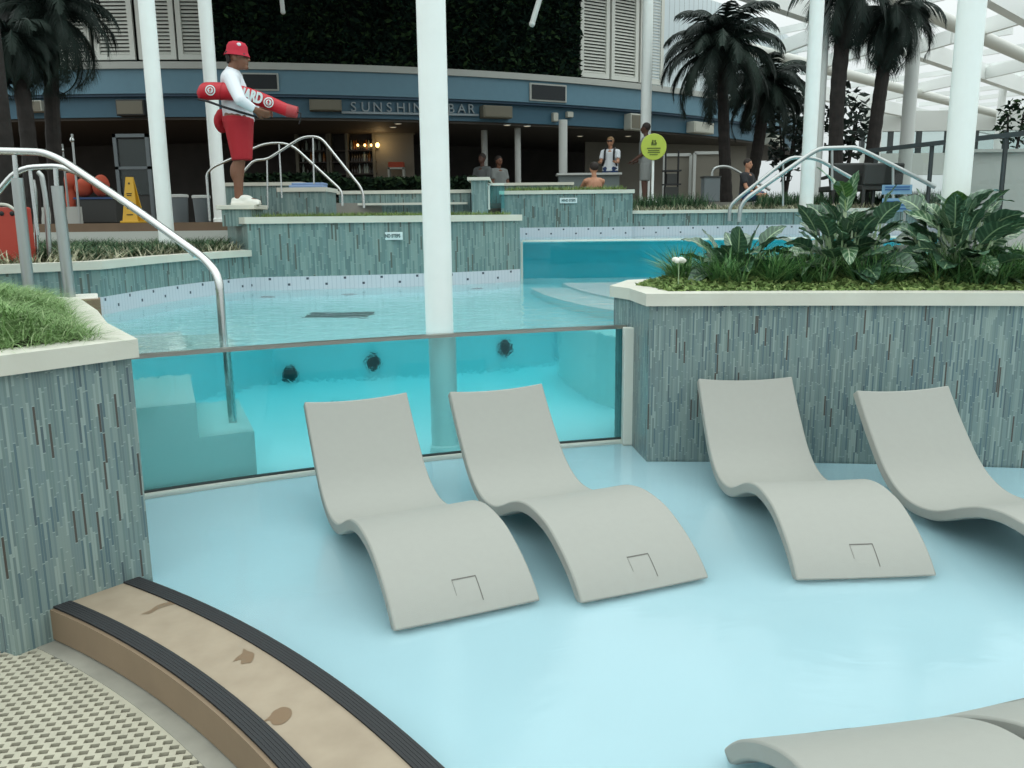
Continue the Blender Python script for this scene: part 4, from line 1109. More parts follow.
# clipped dark hedges before the bar
def hedge(name, x0, x1, y, z0, z1, label, seed):
    r = random.Random(seed); pts = [Vector((r.uniform(x0, x1), r.uniform(y, y+.5), z1-abs(r.gauss(0, .35))*(z1-z0))) for k in range(2600)]
    o = leaf_scatter(name, 'hedge_leaf', pts, .07, label, 'hedge', seed=seed); del o['kind']
    return o
ha, hb = D(240, 180, 16.4), D(338, 180, 16.4)
hedge('hedge', ha.x, hb.x, 16.2, 1.88, D(300, 174, 16.4).z, 'dark clipped hedge behind the lifeguard rails', 61)
ha, hb = D(340, 180, 16.4), D(478, 180, 16.4)
hedge('hedge', ha.x, hb.x, 16.2, 1.88, D(400, 178, 16.4).z, 'dark clipped hedge in front of the lit bar shelves', 62)

# ================================================================== ROOF over the right side
d1 = Vector((math.sin(deg(44.5)), math.cos(deg(44.5)), 0)); d2 = Vector((-.19, .98, 0)).normalized(); nrm = Vector((-d1.y, d1.x, 0))
def roof_line(name, off, z, kind_, s0, s1, label):
    c0 = nrm*off; A = Vector((0, 0, z))+c0+d1*s0; B = Vector((0, 0, z))+c0+d1*s1
    mb = MB()
    if kind_ == 'tube': mb.tube([A, B], .20, 14)
    else: mb.beam(A, B, .30, .62)
    o = mb.build(name, 'roof_tube' if kind_ == 'tube' else 'roof_white', smooth=40 if kind_ == 'tube' else None)
    return tag(o, label, 'roof beam')
def off_of(px, py, z): p = G(px, py, z); return p.dot(nrm)
z_t, z_b = 7.0, 7.3
roof_line('roof_tube', off_of(984, 38, z_t), z_t, 'tube', 18, 74, 'round white roof tube beside the thick column, highest of the round ones')
roof_line('roof_tube', off_of(900, 88.5, z_t), z_t, 'tube', 26.5, 82, 'round white roof tube passing behind the leaning palm')
roof_line('roof_beam', off_of(935, 64, 7.0), z_b, 'beam', 20, 80, 'deep white roof girder behind the hanging palm crown')
roof_line('roof_beam', off_of(900, 116, 7.0), z_b, 'beam', 20, 90, 'deep white roof girder furthest away above the window strip')
roof_line('roof_beam', off_of(1000, 10, 7.0), z_b, 'beam', 14, 60, 'deep white roof girder at the top corner of the picture')
for px, py, l0, l1, l in ((916, 55, -1.8, 2.8, 'short white roof tie behind the drooping palm fronds'), (914, 95, -2.6, 3.4, 'short white roof tie between the far round tube and girder'), (1010, 28, -1.6, 2.4, 'short white roof tie at the top corner'), (1013, 73.5, -2.6, 2.6, 'short white roof tie above the grey parapet'),
                          (846, 62, -3, 3, 'short white roof tie behind the straight palm trunk'), (790, 52, -3, 3, 'short white roof tie beside the slim white column')):
    P = G(px, py, 7.0); mb = MB(); mb.beam(P+d2*l0+Vector((0, 0, .25)), P+d2*l1+Vector((0, 0, .25)), .14, .45); tag(mb.build('roof_tie', 'roof_white'), l, 'roof beam')
oA, oB = off_of(984, 38, z_t), off_of(900, 116, 7.0)
pr0 = None
for k in range(13):
    s_0 = 24+k*3.4; P = Vector((0, 0, 7.75))+nrm*(oA+.2)+d1*s_0; Q = Vector((0, 0, 7.75))+nrm*(oB-.2)+d1*(s_0+1.5)
    if pr0 is None:
        mb = MB(); mb.beam(P, Q, .10, .22); pr0 = tag(mb.build('roof_purlin', 'roof_white'), 'thin white purlin under the pale sky between the roof girders', 'roof beam', 'thin roof purlins'); P0_ = P.copy()
    else:
        o = pr0.copy(); COL.objects.link(o); o.location = P-P0_
for px, y0_, y1_, yy, l in ((881, 100, 160, 46, 'slim white roof post behind the leaning palm trunk'), (1003, 88, 160, 40, 'slim white roof post above the grey parapet')):
    mb = MB(); A, B = D(px, y0_, yy), D(px, y1_, yy); mb.tube([A, Vector((A.x, A.y, 1.9))], .16, 12); tag(mb.build('roof_post', 'roof_white', smooth=40), l, 'post')
# glazed strip below the roof
wz0, wz1 = D(950, 153, 50).z, D(950, 131, 50).z
mb = MB()
xa, xb = D(862, 140, 50).x, D(1060, 140, 50).x
mb.box(((xa+xb)/2, 50, wz1+.55), (xb-xa, .4, 1.1)); mb.box(((xa+xb)/2, 50, wz0-.6), (xb-xa, .4, 1.2)); struct(mb.build('wall_far', 'slab_white'))
mb = MB(); nwin = 7
for k in range(nwin+1):
    mb.box((xa+(xb-xa)*k/nwin, 50, (wz0+wz1)/2), (.22, .3, wz1-wz0))
fr_ = struct(mb.build('window_1', 'dark_rail'))
mb = MB(); mb.box(((xa+xb)/2, 50, (wz0+wz1)/2), (xb-xa, .03, wz1-wz0)); o = mb.build('window_1_pane', 'window_glass', fr_, local=True)
A = D(962, 152.5, 14.3); mb = MB(); mb.box((A.x+3.3, 14.42, (A.z+.6)/2), (6.6, .24, A.z-.6)); mb.box((A.x+3.3, 14.40, A.z+.02), (6.7, .36, .05)); struct(mb.build('wall_parapet', 'parapet_grey'))

# ================================================================== LIFEGUARD
YL = 10.15
def J(px, py, off=0.0):
    return D(px, py, YL+off)
plz = J(241, 205.2).z
plinth = thing('start_plinth', 'pale capped mosaic plinth the lifeguard stands on', 'plinth', (J(241, 207).x, YL, 1.6))
x0, x1 = J(223, 205).x, J(260.5, 205).x
mb = MB(); mb.prism([(x0+.05, YL-.22), (x1-.05, YL-.22), (x1-.05, YL+.26), (x0+.05, YL+.26)], 1.55, plz-.05); mb.build('mosaic_wall', 'mosaic_tile_teal', plinth)
mb = MB(); mb.box(((x0+x1)/2, YL+.02, plz-.026), (x1-x0, .56, .05)); mb.build('coping', 'coping_stone', plinth, bevel=.006)
lg = thing('person', 'lifeguard in red bucket hat, white long-sleeved top and red shorts holding a red rescue tube', 'person', (J(238, 205).x, YL, plz))
mb = MB()
hd = J(237.5, 57)
Rh = Matrix.Rotation(-.12, 3, 'Y')
mb.ell(hd+Vector((-.005, 0, .03)), (.112, .088, .115), Rh); mb.ell(hd+Vector((.035, 0, -.055)), (.078, .066, .085), Rh)
mb.capsule(hd+Vector((.105, 0, .0)), hd+Vector((.125, 0, -.035)), .014, .020)      # nose
mb.ell(hd+Vector((.098, 0, -.078)), (.022, .032, .012)); mb.ell(hd+Vector((.085, 0, -.115)), (.034, .034, .026))   # lips, chin
for s_ in (-1, 1): mb.ell(hd+Vector((-.01, s_*.088, -.015)), (.026, .014, .038))
mb.capsule(J(233, 70), J(236, 60), .068, .062)
mb.capsule(J(231.5, 80, -.11), J(231.5, 80, .11), .092, .092); mb.capsule(J(233.5, 88), J(239.5, 118), .13, .155)
for s_ in (-1, 1): mb.capsule(J(233, 92, s_*.08), J(239, 116, s_*.07), .108, .125)
mb.capsule(J(238, 120, -.07), J(238, 120, .07), .16, .16)
for s_, dx in ((-1, 0), (1, .6)):
    mb.capsule(J(238+dx, 126, s_*.105), J(239+dx, 160, s_*.105), .112, .070)
    mb.capsule(J(239+dx, 160, s_*.105), J(238+dx, 176, s_*.105), .068, .062); mb.ell(J(235.5+dx, 172, s_*.105), (.062, .06, .12)); mb.capsule(J(238+dx, 176, s_*.105), J(238.5+dx, 197, s_*.105), .058, .044)
    mb.capsule(J(239+dx, 200, s_*.105), J(255+dx, 201.5, s_*.11), .045, .036)
sh, el, wr = J(230.5, 79, -.20), J(240.5, 100.5, -.42), J(255, 110, -.36)
sh2, el2, wr2 = J(231, 79, .185), J(243, 101, .24), J(262, 110, .06)
def hand(mb, wrist, dir_, palm_n, curl=.5, k=1.0):
    d = dir_.normalized(); n_ = palm_n.normalized(); sd = d.cross(n_).normalized(); n_ = sd.cross(d)
    pc = wrist+d*.055*k
    for q in (-.028, -.009, .010, .028): mb.capsule(wrist+sd*q*.6*k+d*.01*k, wrist+sd*q*k+d*.09*k, .018*k, .014*k, 8)
    for i, (q, L) in enumerate(((-.032, .068), (-.011, .082), (.011, .078), (.031, .060))):
        a = wrist+sd*q*k+d*.092*k; e1 = curl; dd = (d*math.cos(e1)+n_*math.sin(e1)); b_ = a+dd*L*.5*k; e2 = curl*2; d2_ = (d*math.cos(e2)+n_*math.sin(e2)); c_ = b_+d2_*L*.5*k
        mb.capsule(a, b_, .0105*k, .0095*k, 8); mb.capsule(b_, c_, .0095*k, .008*k, 8)
    a = wrist-sd*.030*k+d*.03*k; b_ = a-sd*.03*k+d*.028*k+n_*.014*k; c_ = b_+d*.03*k+n_*.014*k
    mb.capsule(a, b_, .014*k, .011*k, 8); mb.capsule(b_, c_, .011*k, .009*k, 8)
for a, b_, c_ in ((sh, el, wr), (sh2, el2, wr2)):
    mb.capsule(a, b_, .062, .048); mb.capsule(b_, c_, .047, .032)
hand(mb, wr, Vector((.9, .12, -.38)), Vector((.2, .9, .25)), .55, 1.12)
hand(mb, wr2, Vector((.9, -.25, -.25)), Vector((.1, -.8, -.45)), .45, 1.12)
remeshed(mb, 'body', 'skin_tan', .0095, 3, lg)
mb = MB()
mb.capsule(J(231, 79.5, -.12), J(231, 79.5, .12), .108, .108); mb.capsule(J(233, 86), J(239.5, 123), .150, .180, flat=True); mb.capsule(J(232, 80), J(233.5, 88), .13, .150)
for s_ in (-1, 1): mb.capsule(J(233, 88, s_*.09), J(239.5, 123, s_*.075), .122, .150, flat=True)
mb.capsule(J(231.5, 76), J(233.5, 68.5), .10, .076, flat=True)
for a, b_, c_ in ((sh, el, wr), (sh2, el2, wr2)):
    mb.capsule(a, b_, .085, .066); mb.capsule(b_, b_.lerp(c_, .93), .066, .048, flat=True); mb.ell(b_, (.066, .066, .066)); 
remeshed(mb, 'long_sleeved_top', 'cloth_white', .012, 4, lg)
mb = MB()
mb.capsule(J(238, 118, -.075), J(238, 124, -.08), .180, .176, flat=True); mb.capsule(J(238, 118, .075), J(238, 124, .08), .180, .176, flat=True); mb.ell(J(238, 125), (.172, .19, .10))
for s_, dx in ((-1, 0), (1, 1.5)): mb.capsule(J(238+dx, 121, s_*.10), J(241.5+dx, 160.5, s_*.105), .165, .108, flat=True)
remeshed(mb, 'shorts', 'cloth_red', .013, 3, lg)
mb = MB(); c = J(220, 122, -.02); mb.ell(c, (.06, .13, .11)); mb.capsule(J(222, 115, -.02), J(222, 128, -.02), .07, .06); remeshed(mb, 'hip_pack', 'cloth_red', .014, 3, lg)
for s_, dx in ((-1, 0), (1, .6)):
    mb = MB(); mb.ell(J(240+dx, 200.8, s_*.105), (.085, .052, .042)); mb.ell(J(250.5+dx, 201.6, s_*.11), (.12, .056, .034)); mb.ell(J(245+dx, 198.8, s_*.107), (.085, .052, .046)); mb.box(J(246+dx, 203.7, s_*.108), (.33, .105, .032)); mb.ell(J(235.5+dx, 201, s_*.105), (.052, .046, .044))
    o = remeshed(mb, 'clog', 'clog_white', .010, 3, lg)
# bucket hat: crown and sloping brim
mb = MB(); hc = hd+Vector((-.008, 0, .030))
prf = [(.002, .138), (.05, .135), (.088, .122), (.110, .088), (.116, .040), (.120, .022), (.140, -.014), (.142, -.021), (.136, -.021), (.114, .014)]
vs = MB(); vs.lathe(prf, (0, 0, 0), 28, caps=False)
Rt = Matrix.Rotation(.10, 3, 'Y')
vs.v = [hc+Rt @ Vector((v.x*(1.0 if v.x < 0 else 1.06), v.y*.86, v.z)) for v in vs.v]
o = vs.build('bucket_hat', 'cap_red', lg, smooth=40)
mb = MB(); c = hc+Vector((.055, -.080, .088)); mb.ell(c, (.028, .012, .02)); mb.build('emblem', 'cloth_white', o)
mb = MB(); mb.capsule(hd+Vector((-.09, -.065, .03)), hd+Vector((-.075, -.065, -.045)), .03, .02); mb.capsule(hd+Vector((-.09, .065, .03)), hd+Vector((-.075, .065, -.045)), .03, .02); mb.capsule(hd+Vector((-.105, -.03, .03)), hd+Vector((-.1, -.03, -.06)), .026, .02); mb.capsule(hd+Vector((-.105, .03, .03)), hd+Vector((-.1, .03, -.06)), .026, .02)
remeshed(mb, 'hair', 'hair_dark', .012, 2, lg)
mb = MB(); mb.capsule(hd+Vector((.088, -.062, .012)), hd+Vector((.108, -.012, .012)), .020, .022); mb.capsule(hd+Vector((.088, .062, .012)), hd+Vector((.108, .012, .012)), .020, .022); mb.tube([hd+Vector((.085, -.078, .016)), hd+Vector((-.01, -.094, .01))], .006, 6); mb.tube([hd+Vector((.085, .078, .016)), hd+Vector((-.01, .094, .01))], .006, 6)
mb.build('sunglasses', 'black_plastic', lg, smooth=60)
# rescue tube under the arm
tubeT = thing('rescue_tube', 'long red rescue tube with white letters under the lifeguard\'s arm', 'rescue tube', tuple(J(247, 100, -.2)))
ta, tb = J(197, 92, -.25), J(287.5, 110.5, -.24)
td = (tb-ta).normalized(); Lt = (tb-ta).length
up = Vector((0, -1, 0)).cross(td); up = td.cross(Vector((0, -1, 0))); up = up if up.z > 0 else -up
def tube_prof(mb, a, b, n, fr, seg=18):
    vs = []; 
    for k in range(n+1):
        f = k/n; c = a.lerp(b, f)+(up*.09*math.sin(PI*f)*(1-.3*f) if (b-a).length > .5 else Vector((0, 0, 0))); rz, ry = fr(f)
        for q in range(seg):
            an = 2*PI*q/seg; vs.append(c+up*rz*math.cos(an)+Vector((0, 1, 0))*ry*math.sin(an))
    fs = [(i*seg+q, i*seg+(q+1) % seg, (i+1)*seg+(q+1) % seg, (i+1)*seg+q) for i in range(n) for q in range(seg)]+[tuple(reversed(range(seg))), tuple(range(n*seg, (n+1)*seg))]
    mb.raw(vs, fs)
def fr(f):
    e = math.sqrt(max(0, 1-(1-min(1, f/.085))**2)) if f < .085 else 1
    k = (.103-.034*f)*max(e, .15); return k, k*.72
mb = MB(); tube_prof(mb, ta, tb, 40, fr); mb.build('foam_body', 'tube_red', tubeT, smooth=50)
mb = MB(); tube_prof(mb, tb-td*.004, tb+td*.11, 6, lambda f: ((.072-.010*f), .052-.006*f)); mb.build('end_cap', 'tube_end_red', tubeT, smooth=50)
mb = MB(); oo = up*.09*math.sin(PI*.27)*.92; tube_prof(mb, ta.lerp(tb, .265)+oo, ta.lerp(tb, .277)+oo, 2, lambda f: (.096, .070)); mb.build('seam_band', 'cloth_red', tubeT, smooth=50)
mb = MB(); mb.tube(rounded([ta+Vector((.02, -.03, -.08)), J(207, 101, -.35), J(222, 106.5, -.32), J(240, 112, -.30), J(257, 117, -.25)], .05), .013, 8); mb.build('strap', 'strap_black', tubeT)
mb = MB(); mb.tube([tb+td*.11, tb+td*.15, J(300.5, 119, -.24), J(299, 124, -.24)], .007, 8); mb.build('clip', 'strap_black', tubeT)
fm = lambda f, o=.0: ta.lerp(tb, f)+up*.09*math.sin(PI*f)*(1-.3*f)+Vector((0, -(.103-.034*f)*.72-o, 0))
lettering('lettering', 'GUARD', .155, 'sign_white', tubeT, frame_m(fm(.56, .001)+up*.0, (td-up*.10), up), .006, width=.345, bold=.008)
for f in (.165, .80):
    t = MB(); c = fm(f, .004); R1 = .056
    ringm = MB()
    for k in range(24):
        a, b_ = 2*PI*k/24, 2*PI*(k+1)/24
        q = lambda an, rr: c+td*rr*math.cos(an)+up*rr*math.sin(an)+Vector((0, .0+ (rr*math.sin(an))**2*3.2, 0))
        ringm.face([q(a, R1), q(b_, R1), q(b_, R1*.78), q(a, R1*.78)]); ringm.face([q(a, R1*.58), q(b_, R1*.58), q(b_, .0), q(a, .0)])
    o = ringm.build('emblem', 'sign_white', tubeT)
    mb = MB(); mb.beam(c-up*.024+Vector((0, -.004, 0)), c+up*.024+Vector((0, -.004, 0)), .010, .004); mb.beam(c-td*.014+up*.006+Vector((0, -.004, 0)), c+td*.014+up*.006+Vector((0, -.004, 0)), .004, .010); mb.build('emblem_mark', 'tube_red', o)

# ================================================================== OTHER PEOPLE (small, in the shade)
def person(label, foot, h, face, skin, top, bottom, hair, sit=False, arms=((.25, .1), (.25, .1)), long_hair=False, skirt=False, bare=False, vox=.02, extra=None):
    """h: height; face: yaw of where they look (0 = +x); arms: (swing forward, bend) per side"""
    t = thing('person', label, 'person', tuple(foot)); k = h/1.75
    F = Vector((math.cos(face), math.sin(face), 0)); S = Vector((-F.y, F.x, 0)); U = Vector((0, 0, 1)); o = Vector(foot)
    P = lambda f, s_, z: o+F*f*k+S*s_*k+U*z*k
    hz = .46 if sit else .92
    mb = MB(); hd = P(.02, 0, hz+.73)
    mb.ell(hd, (.088*k, .078*k, .112*k)); mb.ell(hd+F*.035*k-U*.05*k, (.062*k, .055*k, .07*k)); mb.capsule(hd+F*.09*k, hd+F*.105*k-U*.03*k, .012*k, .016*k)
    for s_ in (-1, 1): mb.ell(hd+S*s_*.08*k, (.018*k, .012*k, .028*k))
    mb.capsule(P(0, 0, hz+.52), hd, .055*k, .05*k); mb.capsule(P(0, -.13, hz+.46), P(0, .13, hz+.46), .075*k, .075*k); mb.capsule(P(0, 0, hz+.40), P(0, 0, hz+.02), .135*k, .14*k)
    for s_ in (-1, 1): mb.capsule(P(0, s_*.07, hz+.4), P(0, s_*.07, hz+.02), .10*k, .115*k)
    legs = []
    for s_ in (-1, 1):
        hip = P(0, s_*.095, hz-.03)
        knee = P(.42, s_*.11, .47) if sit else P(.02, s_*.10, .49); ank = P(.44, s_*.11, .08) if sit else P(0, s_*.10, .08)
        legs.append((hip, knee, ank)); mb.capsule(hip, knee, .088*k, .06*k); mb.capsule(knee, ank, .058*k, .04*k); mb.capsule(ank-U*.03*k, ank+F*.15*k-U*.04*k, .04*k, .032*k)
    arml = []
    for s_, (sw, bd) in zip((-1, 1), arms):
        sh = P(0, s_*.19, hz+.46); el = sh+(F*math.sin(sw)-U*math.cos(sw)+S*s_*.12)*.29*k; wr = el+(F*math.sin(sw+bd)-U*math.cos(sw+bd)-S*s_*.1)*.25*k
        arml.append((sh, el, wr)); mb.capsule(sh, el, .055*k, .043*k); mb.capsule(el, wr, .041*k, .03*k); hand(mb, wr, wr-el, F if bd < .8 else U, .4, k)
    remeshed(mb, 'body', skin, vox*.62, 2, t)
    if not bare:
        mb = MB(); mb.capsule(P(0, 0, hz+.46), P(0, 0, hz-.02), .15*k, .165*k, flat=True); mb.capsule(P(0, -.13, hz+.46), P(0, .13, hz+.46), .092*k, .092*k)
        for s_ in (-1, 1): mb.capsule(P(0, s_*.08, hz+.42), P(0, s_*.08, hz-.02), .118*k, .135*k, flat=True)
        for sh, el, wr in arml: mb.capsule(sh, sh.lerp(el, .7), .075*k, .07*k, flat=True); mb.ell(sh, (.078*k,)*3)
        remeshed(mb, 'shirt', top, vox, 3, t)
    mb = MB(); mb.capsule(P(0, -.06, hz+.04), P(0, .06, hz+.04), .15*k, .15*k)
    for hip, knee, ank in legs: mb.capsule(hip, hip.lerp(knee, .93), .125*k, .10*k, flat=True)
    if skirt: mb.capsule(P(0, 0, hz), P(.02, 0, .46), .17*k, .24*k, flat=True)
    remeshed(mb, 'shorts' if not skirt else 'skirt', bottom, vox, 3, t)
    mb = MB(); mb.ell(hd-F*.02*k+U*.03*k, (.098*k, .09*k, .10*k))
    if long_hair: mb.capsule(hd-F*.05*k, hd-F*.07*k-U*.2*k, .075*k, .05*k)
    mb2 = MB(); mb2.raw([v for v in mb.v], mb.f)
    remeshed(mb2, 'hair', hair, vox*.7, 2, t)
    for s_ in (-1, 1):
        e = MB(); e.ell(hd+F*.082*k+S*s_*.03*k+U*.0, (.010*k, .012*k, .008*k), None, 8, 6); e.build('eye', 'black_plastic', t)
    if extra: extra(t, P, hd, k, F, S, U, hz)
    return t
def wom(t, P, hd, k, F, S, U, hz):
    mb = MB(); mb.capsule(P(-.16, -.06, hz+.42), P(-.17, -.06, hz+.12), .12, .13); mb.capsule(P(-.16, .06, hz+.42), P(-.17, .06, hz+.12), .12, .13); remeshed(mb, 'backpack', 'cloth_dark', .02, 3, t)
    for s_ in (-1, 1):
        mb = MB(); mb.tube([P(-.12, s_*.11, hz+.5), P(.02, s_*.12, hz+.565), P(.13, s_*.12, hz+.48), P(.17, s_*.12, hz+.28), P(.08, s_*.19, hz+.12)], .026, 6); mb.build('strap', 'strap_black', t)
    mb = MB(); mb.capsule(hd+F*.085*k-S*.05*k+U*.01, hd+F*.085*k+S*.05*k+U*.01, .02, .02); mb.build('sunglasses', 'black_plastic', t)
p = D(610, 190, 22.2); p.z = 1.88
person('woman with blond hair, sunglasses, white top and black backpack straps', p, 1.70, -PI/2-.3, 'skin_light', 'cloth_white', 'cloth_navy', 'hair_blond', arms=((.5, 1.0), (.5, 1.0)), extra=wom)
p = D(645, 203, 19.8); p.z = 1.88
person('dark-haired person in pale grey standing half behind the round lime sign', p, 1.78, PI*.9, 'skin_dark', 'cloth_grey', 'cloth_grey', 'hair_dark', arms=((.1, .9), (.1, .9)))
p = D(594, 195, 17.0); p.z = 1.45
person('bare-backed bather seated behind the far planter with back to the viewer', p, 1.62, PI/2+.3, 'skin_light', 'cloth_dark', 'cloth_dark', 'hair_dark', sit=True, bare=True, arms=((.9, .6), (.9, .6)))
p = D(483, 195, 23.2); p.z = 1.88
person('guest in pale top with shade in its colour, sitting beside the raised tub', p, 1.9, -2.2, 'skin_dark', 'cloth_shade', 'cloth_dark', 'hair_dark', sit=True)
p = D(499, 195, 23.6); p.z = 1.88
person('long-haired guest in pale clothes greyed for shade, sitting beside the other shaded guest', p, 1.85, -1.0, 'skin_tan', 'cloth_grey', 'cloth_grey', 'hair_dark', sit=True, long_hair=True)  # clothes coloured grey to stand in for shade
p = D(746, 200, 18.0); p.z = 1.60
person('seated person in black top and blue shorts below the shorter palm', p, 1.55, -PI/2+.8, 'skin_light', 'cloth_dark', 'cloth_navy', 'hair_dark', sit=True, arms=((.4, .6), (.4, .6)))

# ================================================================== SIGNS AND SMALL THINGS
# round lime sign on a pole
c = D(653.5, 147, 16.4)
t = thing('round_sign', 'round lime green sign on a white pole in front of the person in grey', 'sign', (c.x, 16.4, 1.88))
mb = MB(); mb.tube([(c.x, 16.42, 1.9), (c.x, 16.42, c.z)], .024, 10); mb.lathe([(.16, 1.88), (.16, 1.90), (.03, 1.93)], (c.x, 16.42, 0), 20); mb.build('pole', 'white_paint', t, smooth=40)
mb = MB(); mb.lathe([(.232, -.012), (.24, 0), (.232, .012)], (0, 0, 0), 32); mb.v = [Vector((c.x+v.x, 16.38+v.z, c.z+v.y)) for v in mb.v]; pl = mb.build('plate', 'sign_lime', t)
mb = MB()
for zz, ww, hh in ((-.025, .25, .020), (-.065, .21, .018), (-.10, .23, .018), (-.14, .15, .016)): mb.box((c.x, 16.362, c.z+zz), (ww, .006, hh))
for xx, zz, ww, hh in ((-.022, .095, .03, .06), (.022, .10, .03, .045), (0, .045, .10, .035), (-.03, .07, .03, .03), (.04, .065, .03, .03)): mb.box((c.x+xx, 16.362, c.z+zz), (ww, .006, hh))
mb.build('print', 'sign_ink', t)
def plaque(px, py, wpx, hpx, y, text, label):
    c = D(px, py, y); k = y/FPX; t = thing('plaque', label, 'sign', (c.x, y, c.z))
    mb = MB(); mb.box(c, (wpx*k, .012, hpx*k)); mb.build('plate', 'sign_white', t, bevel=.003)
    lettering('lettering', text, hpx*k*.62, 'sign_grey_ink', t, frame_m(c+Vector((0, -.009, 0)), (1, 0, 0), (0, 0, 1)), .002, width=wpx*k*.80, bold=.0025)
    return t
plaque(391, 236, 23, 7.6, 9.955, 'MIND STEPS', 'small white lettered plaque on the mosaic wall to one side of the white pool column')
plaque(568.5, 200.5, 17, 5.2, 14.58, 'MIND STEPS', 'small white lettered plaque on the far mosaic planter under the bather')
# yellow caution cone
yy = 12.4
b0 = D(134, 222, yy); tp = D(132, 177, yy)
t = thing('caution_cone', 'yellow folding caution sign on the deck by the slim white column', 'caution sign', (b0.x, yy, 1.6))
hh = tp.z-1.6
mb = MB()
for s_ in (-1, 1):
    vs = [(b0.x-.11, yy+s_*.13, 1.6), (b0.x+.11, yy+s_*.13, 1.6), (b0.x+.045, yy+s_*.015, 1.6+hh), (b0.x-.045-.01, yy+s_*.015, 1.6+hh)]
    i_ = [Vector(v)+Vector((0, -s_*.02, 0)) for v in vs]
    mb.face(vs); mb.face(i_)
    for k in range(4): mb.face([vs[k], vs[(k+1) % 4], i_[(k+1) % 4], i_[k]])
mb.build('panel', 'yellow_plastic', t)
mb = MB(); mb.box((b0.x, yy, 1.615), (.27, .30, .03)); mb.build('base', 'yellow_plastic', t, bevel=.008)
mb = MB(); q = lambda x, f, w_, h_: mb.box((b0.x+x, yy-.13+.115*f-.004, 1.6+hh*f), (w_, .006, h_), rx=-.0)
q(-.005, .86, .022, .026); q(-.005, .64, .075, .012); q(-.005, .60, .06, .012); q(0, .38, .03, .08); q(-.03, .34, .02, .05); q(.03, .30, .02, .05); q(0, .18, .09, .014)
mb.build('print', 'ink_dark', t)
# bins on the left deck
for px, w_, yy, l in ((181, 17, 15.2, 'grey round waste bin, the one touching the slim white column'), (203, 17, 14.8, 'grey round waste bin standing between the two slim white columns')):
    c = D(px, 220, yy); rr = w_/2*yy/FPX; h_ = (.46 if px < 190 else .43)
    t = thing('waste_bin', l, 'bin', (c.x, yy, 1.6), group='grey bins on the deck')
    mb = MB(); mb.lathe([(rr*.82, 1.6), (rr*.97, 1.6+h_)], (c.x, yy, 0), 22); mb.build('tub', 'bin_grey', t, smooth=40)
    mb = MB(); mb.lathe([(rr*1.04, 1.6+h_-.03), (rr*1.04, 1.6+h_+.01), (rr*.9, 1.6+h_+.02), (rr*.9, 1.6+h_-.03)], (c.x, yy, 0), 22); mb.build('rim', 'slab_white', t, smooth=40)
# dark tub with orange bundles
yy = 13.6; A, B = D(78, 221, yy), D(118, 221, yy)
t = thing('storage_tub', 'dark grey storage tub with a blue rim holding orange bundles', 'tub', ((A.x+B.x)/2, yy, 1.6))
mb = MB(); mb.box(((A.x+B.x)/2, yy+.2, 1.6+.19), (B.x-A.x, .45, .38)); mb.build('box', 'charcoal', t, bevel=.02)
mb = MB(); mb.box(((A.x+B.x)/2, yy+.2, 1.6+.385), (B.x-A.x+.03, .48, .03)); mb.build('rim', 'blue_rim', t)
for px, py, rx, rz, rot, l in ((70, 184, .10, .17, .3, 'orange bundle leaning upright beside the screen post'), (84, 188, .15, .14, -.3, 'round orange bundle in the middle of the dark tub'), (101, 186, .13, .17, .1, 'pinkish orange bundle at the end of the dark tub')):
    c = D(px, py, yy+.2); mb = MB(); c.z = max(c.z, 1.6+.42)
    mb.ell(c, (rx, .14, rz), Matrix.Rotation(rot, 3, 'Y')); mb.ell(c+Vector((.03, -.03, .05)), (rx*.8, .12, rz*.75), Matrix.Rotation(-rot, 3, 'Y'))
    if px == 70: mb.capsule(c-Vector((0, 0, c.z-1.66)), c, .08, .1)
    tag(remeshed(mb, 'cloth_bundle', 'orange_cloth', .02, 3), l, 'bundle')
# red crate at the edge
A, B = D(-12, 243, 7.4), D(28, 243, 7.4)
t = thing('red_crate', 'red plastic crate with two dark grip holes at the picture edge', 'crate', ((A.x+B.x)/2, 7.5, 1.27))
h_ = D(8, 207, 7.4).z-1.27
mb = MB(); mb.box(((A.x+B.x)/2, 7.46, 1.27+h_/2), (B.x-A.x, .12, h_)); mb.build('box', 'red_plastic', t, bevel=.02)
mb = MB()
for px in (1, 11.5): c = D(px, 213.5, 7.39); mb.ell((c.x, 7.398, c.z), (.022, .008, .020))
mb.build('grip_hole', 'black_plastic', t)
mb = MB(); mb.tube(smooth_line([D(-6, 206, 7.4), D(0, 204.5, 7.4), D(8, 205.5, 7.4), D(15, 210, 7.4)], 4), .014, 8); mb.build('rope_handle', 'pale_box', t)
# glass-door cabinet on the deck
yy = 15.5; A, B = D(121, 221, yy), D(156, 221, yy); zt = D(120, 134, yy).z
t = thing('display_cabinet', 'tall dark cabinet with a pale frame behind the yellow caution sign', 'cabinet', ((A.x+B.x)/2, yy, 1.6))
cx_ = (A.x+B.x)/2; w_ = B.x-A.x
mb = MB(); mb.box((cx_, yy+.3, (1.6+zt)/2), (w_, .55, zt-1.6)); mb.build('body', 'charcoal', t)
mb = MB(); mb.box((A.x+.03, yy, (1.6+zt)/2), (.06, .06, zt-1.6)); mb.box((B.x-.03, yy, (1.6+zt)/2), (.06, .06, zt-1.6)); mb.box((cx_, yy, zt-.03), (w_, .06, .06)); mb.box((cx_, yy, D(130, 168, yy).z), (w_, .06, .05)); mb.build('door_frame', 'bin_grey', t)
mb = MB(); mb.box((cx_, yy+.01, (1.6+zt)/2+.2), (w_-.1, .02, (zt-1.6)*.62)); mb.build('pane', 'window_glass', t)
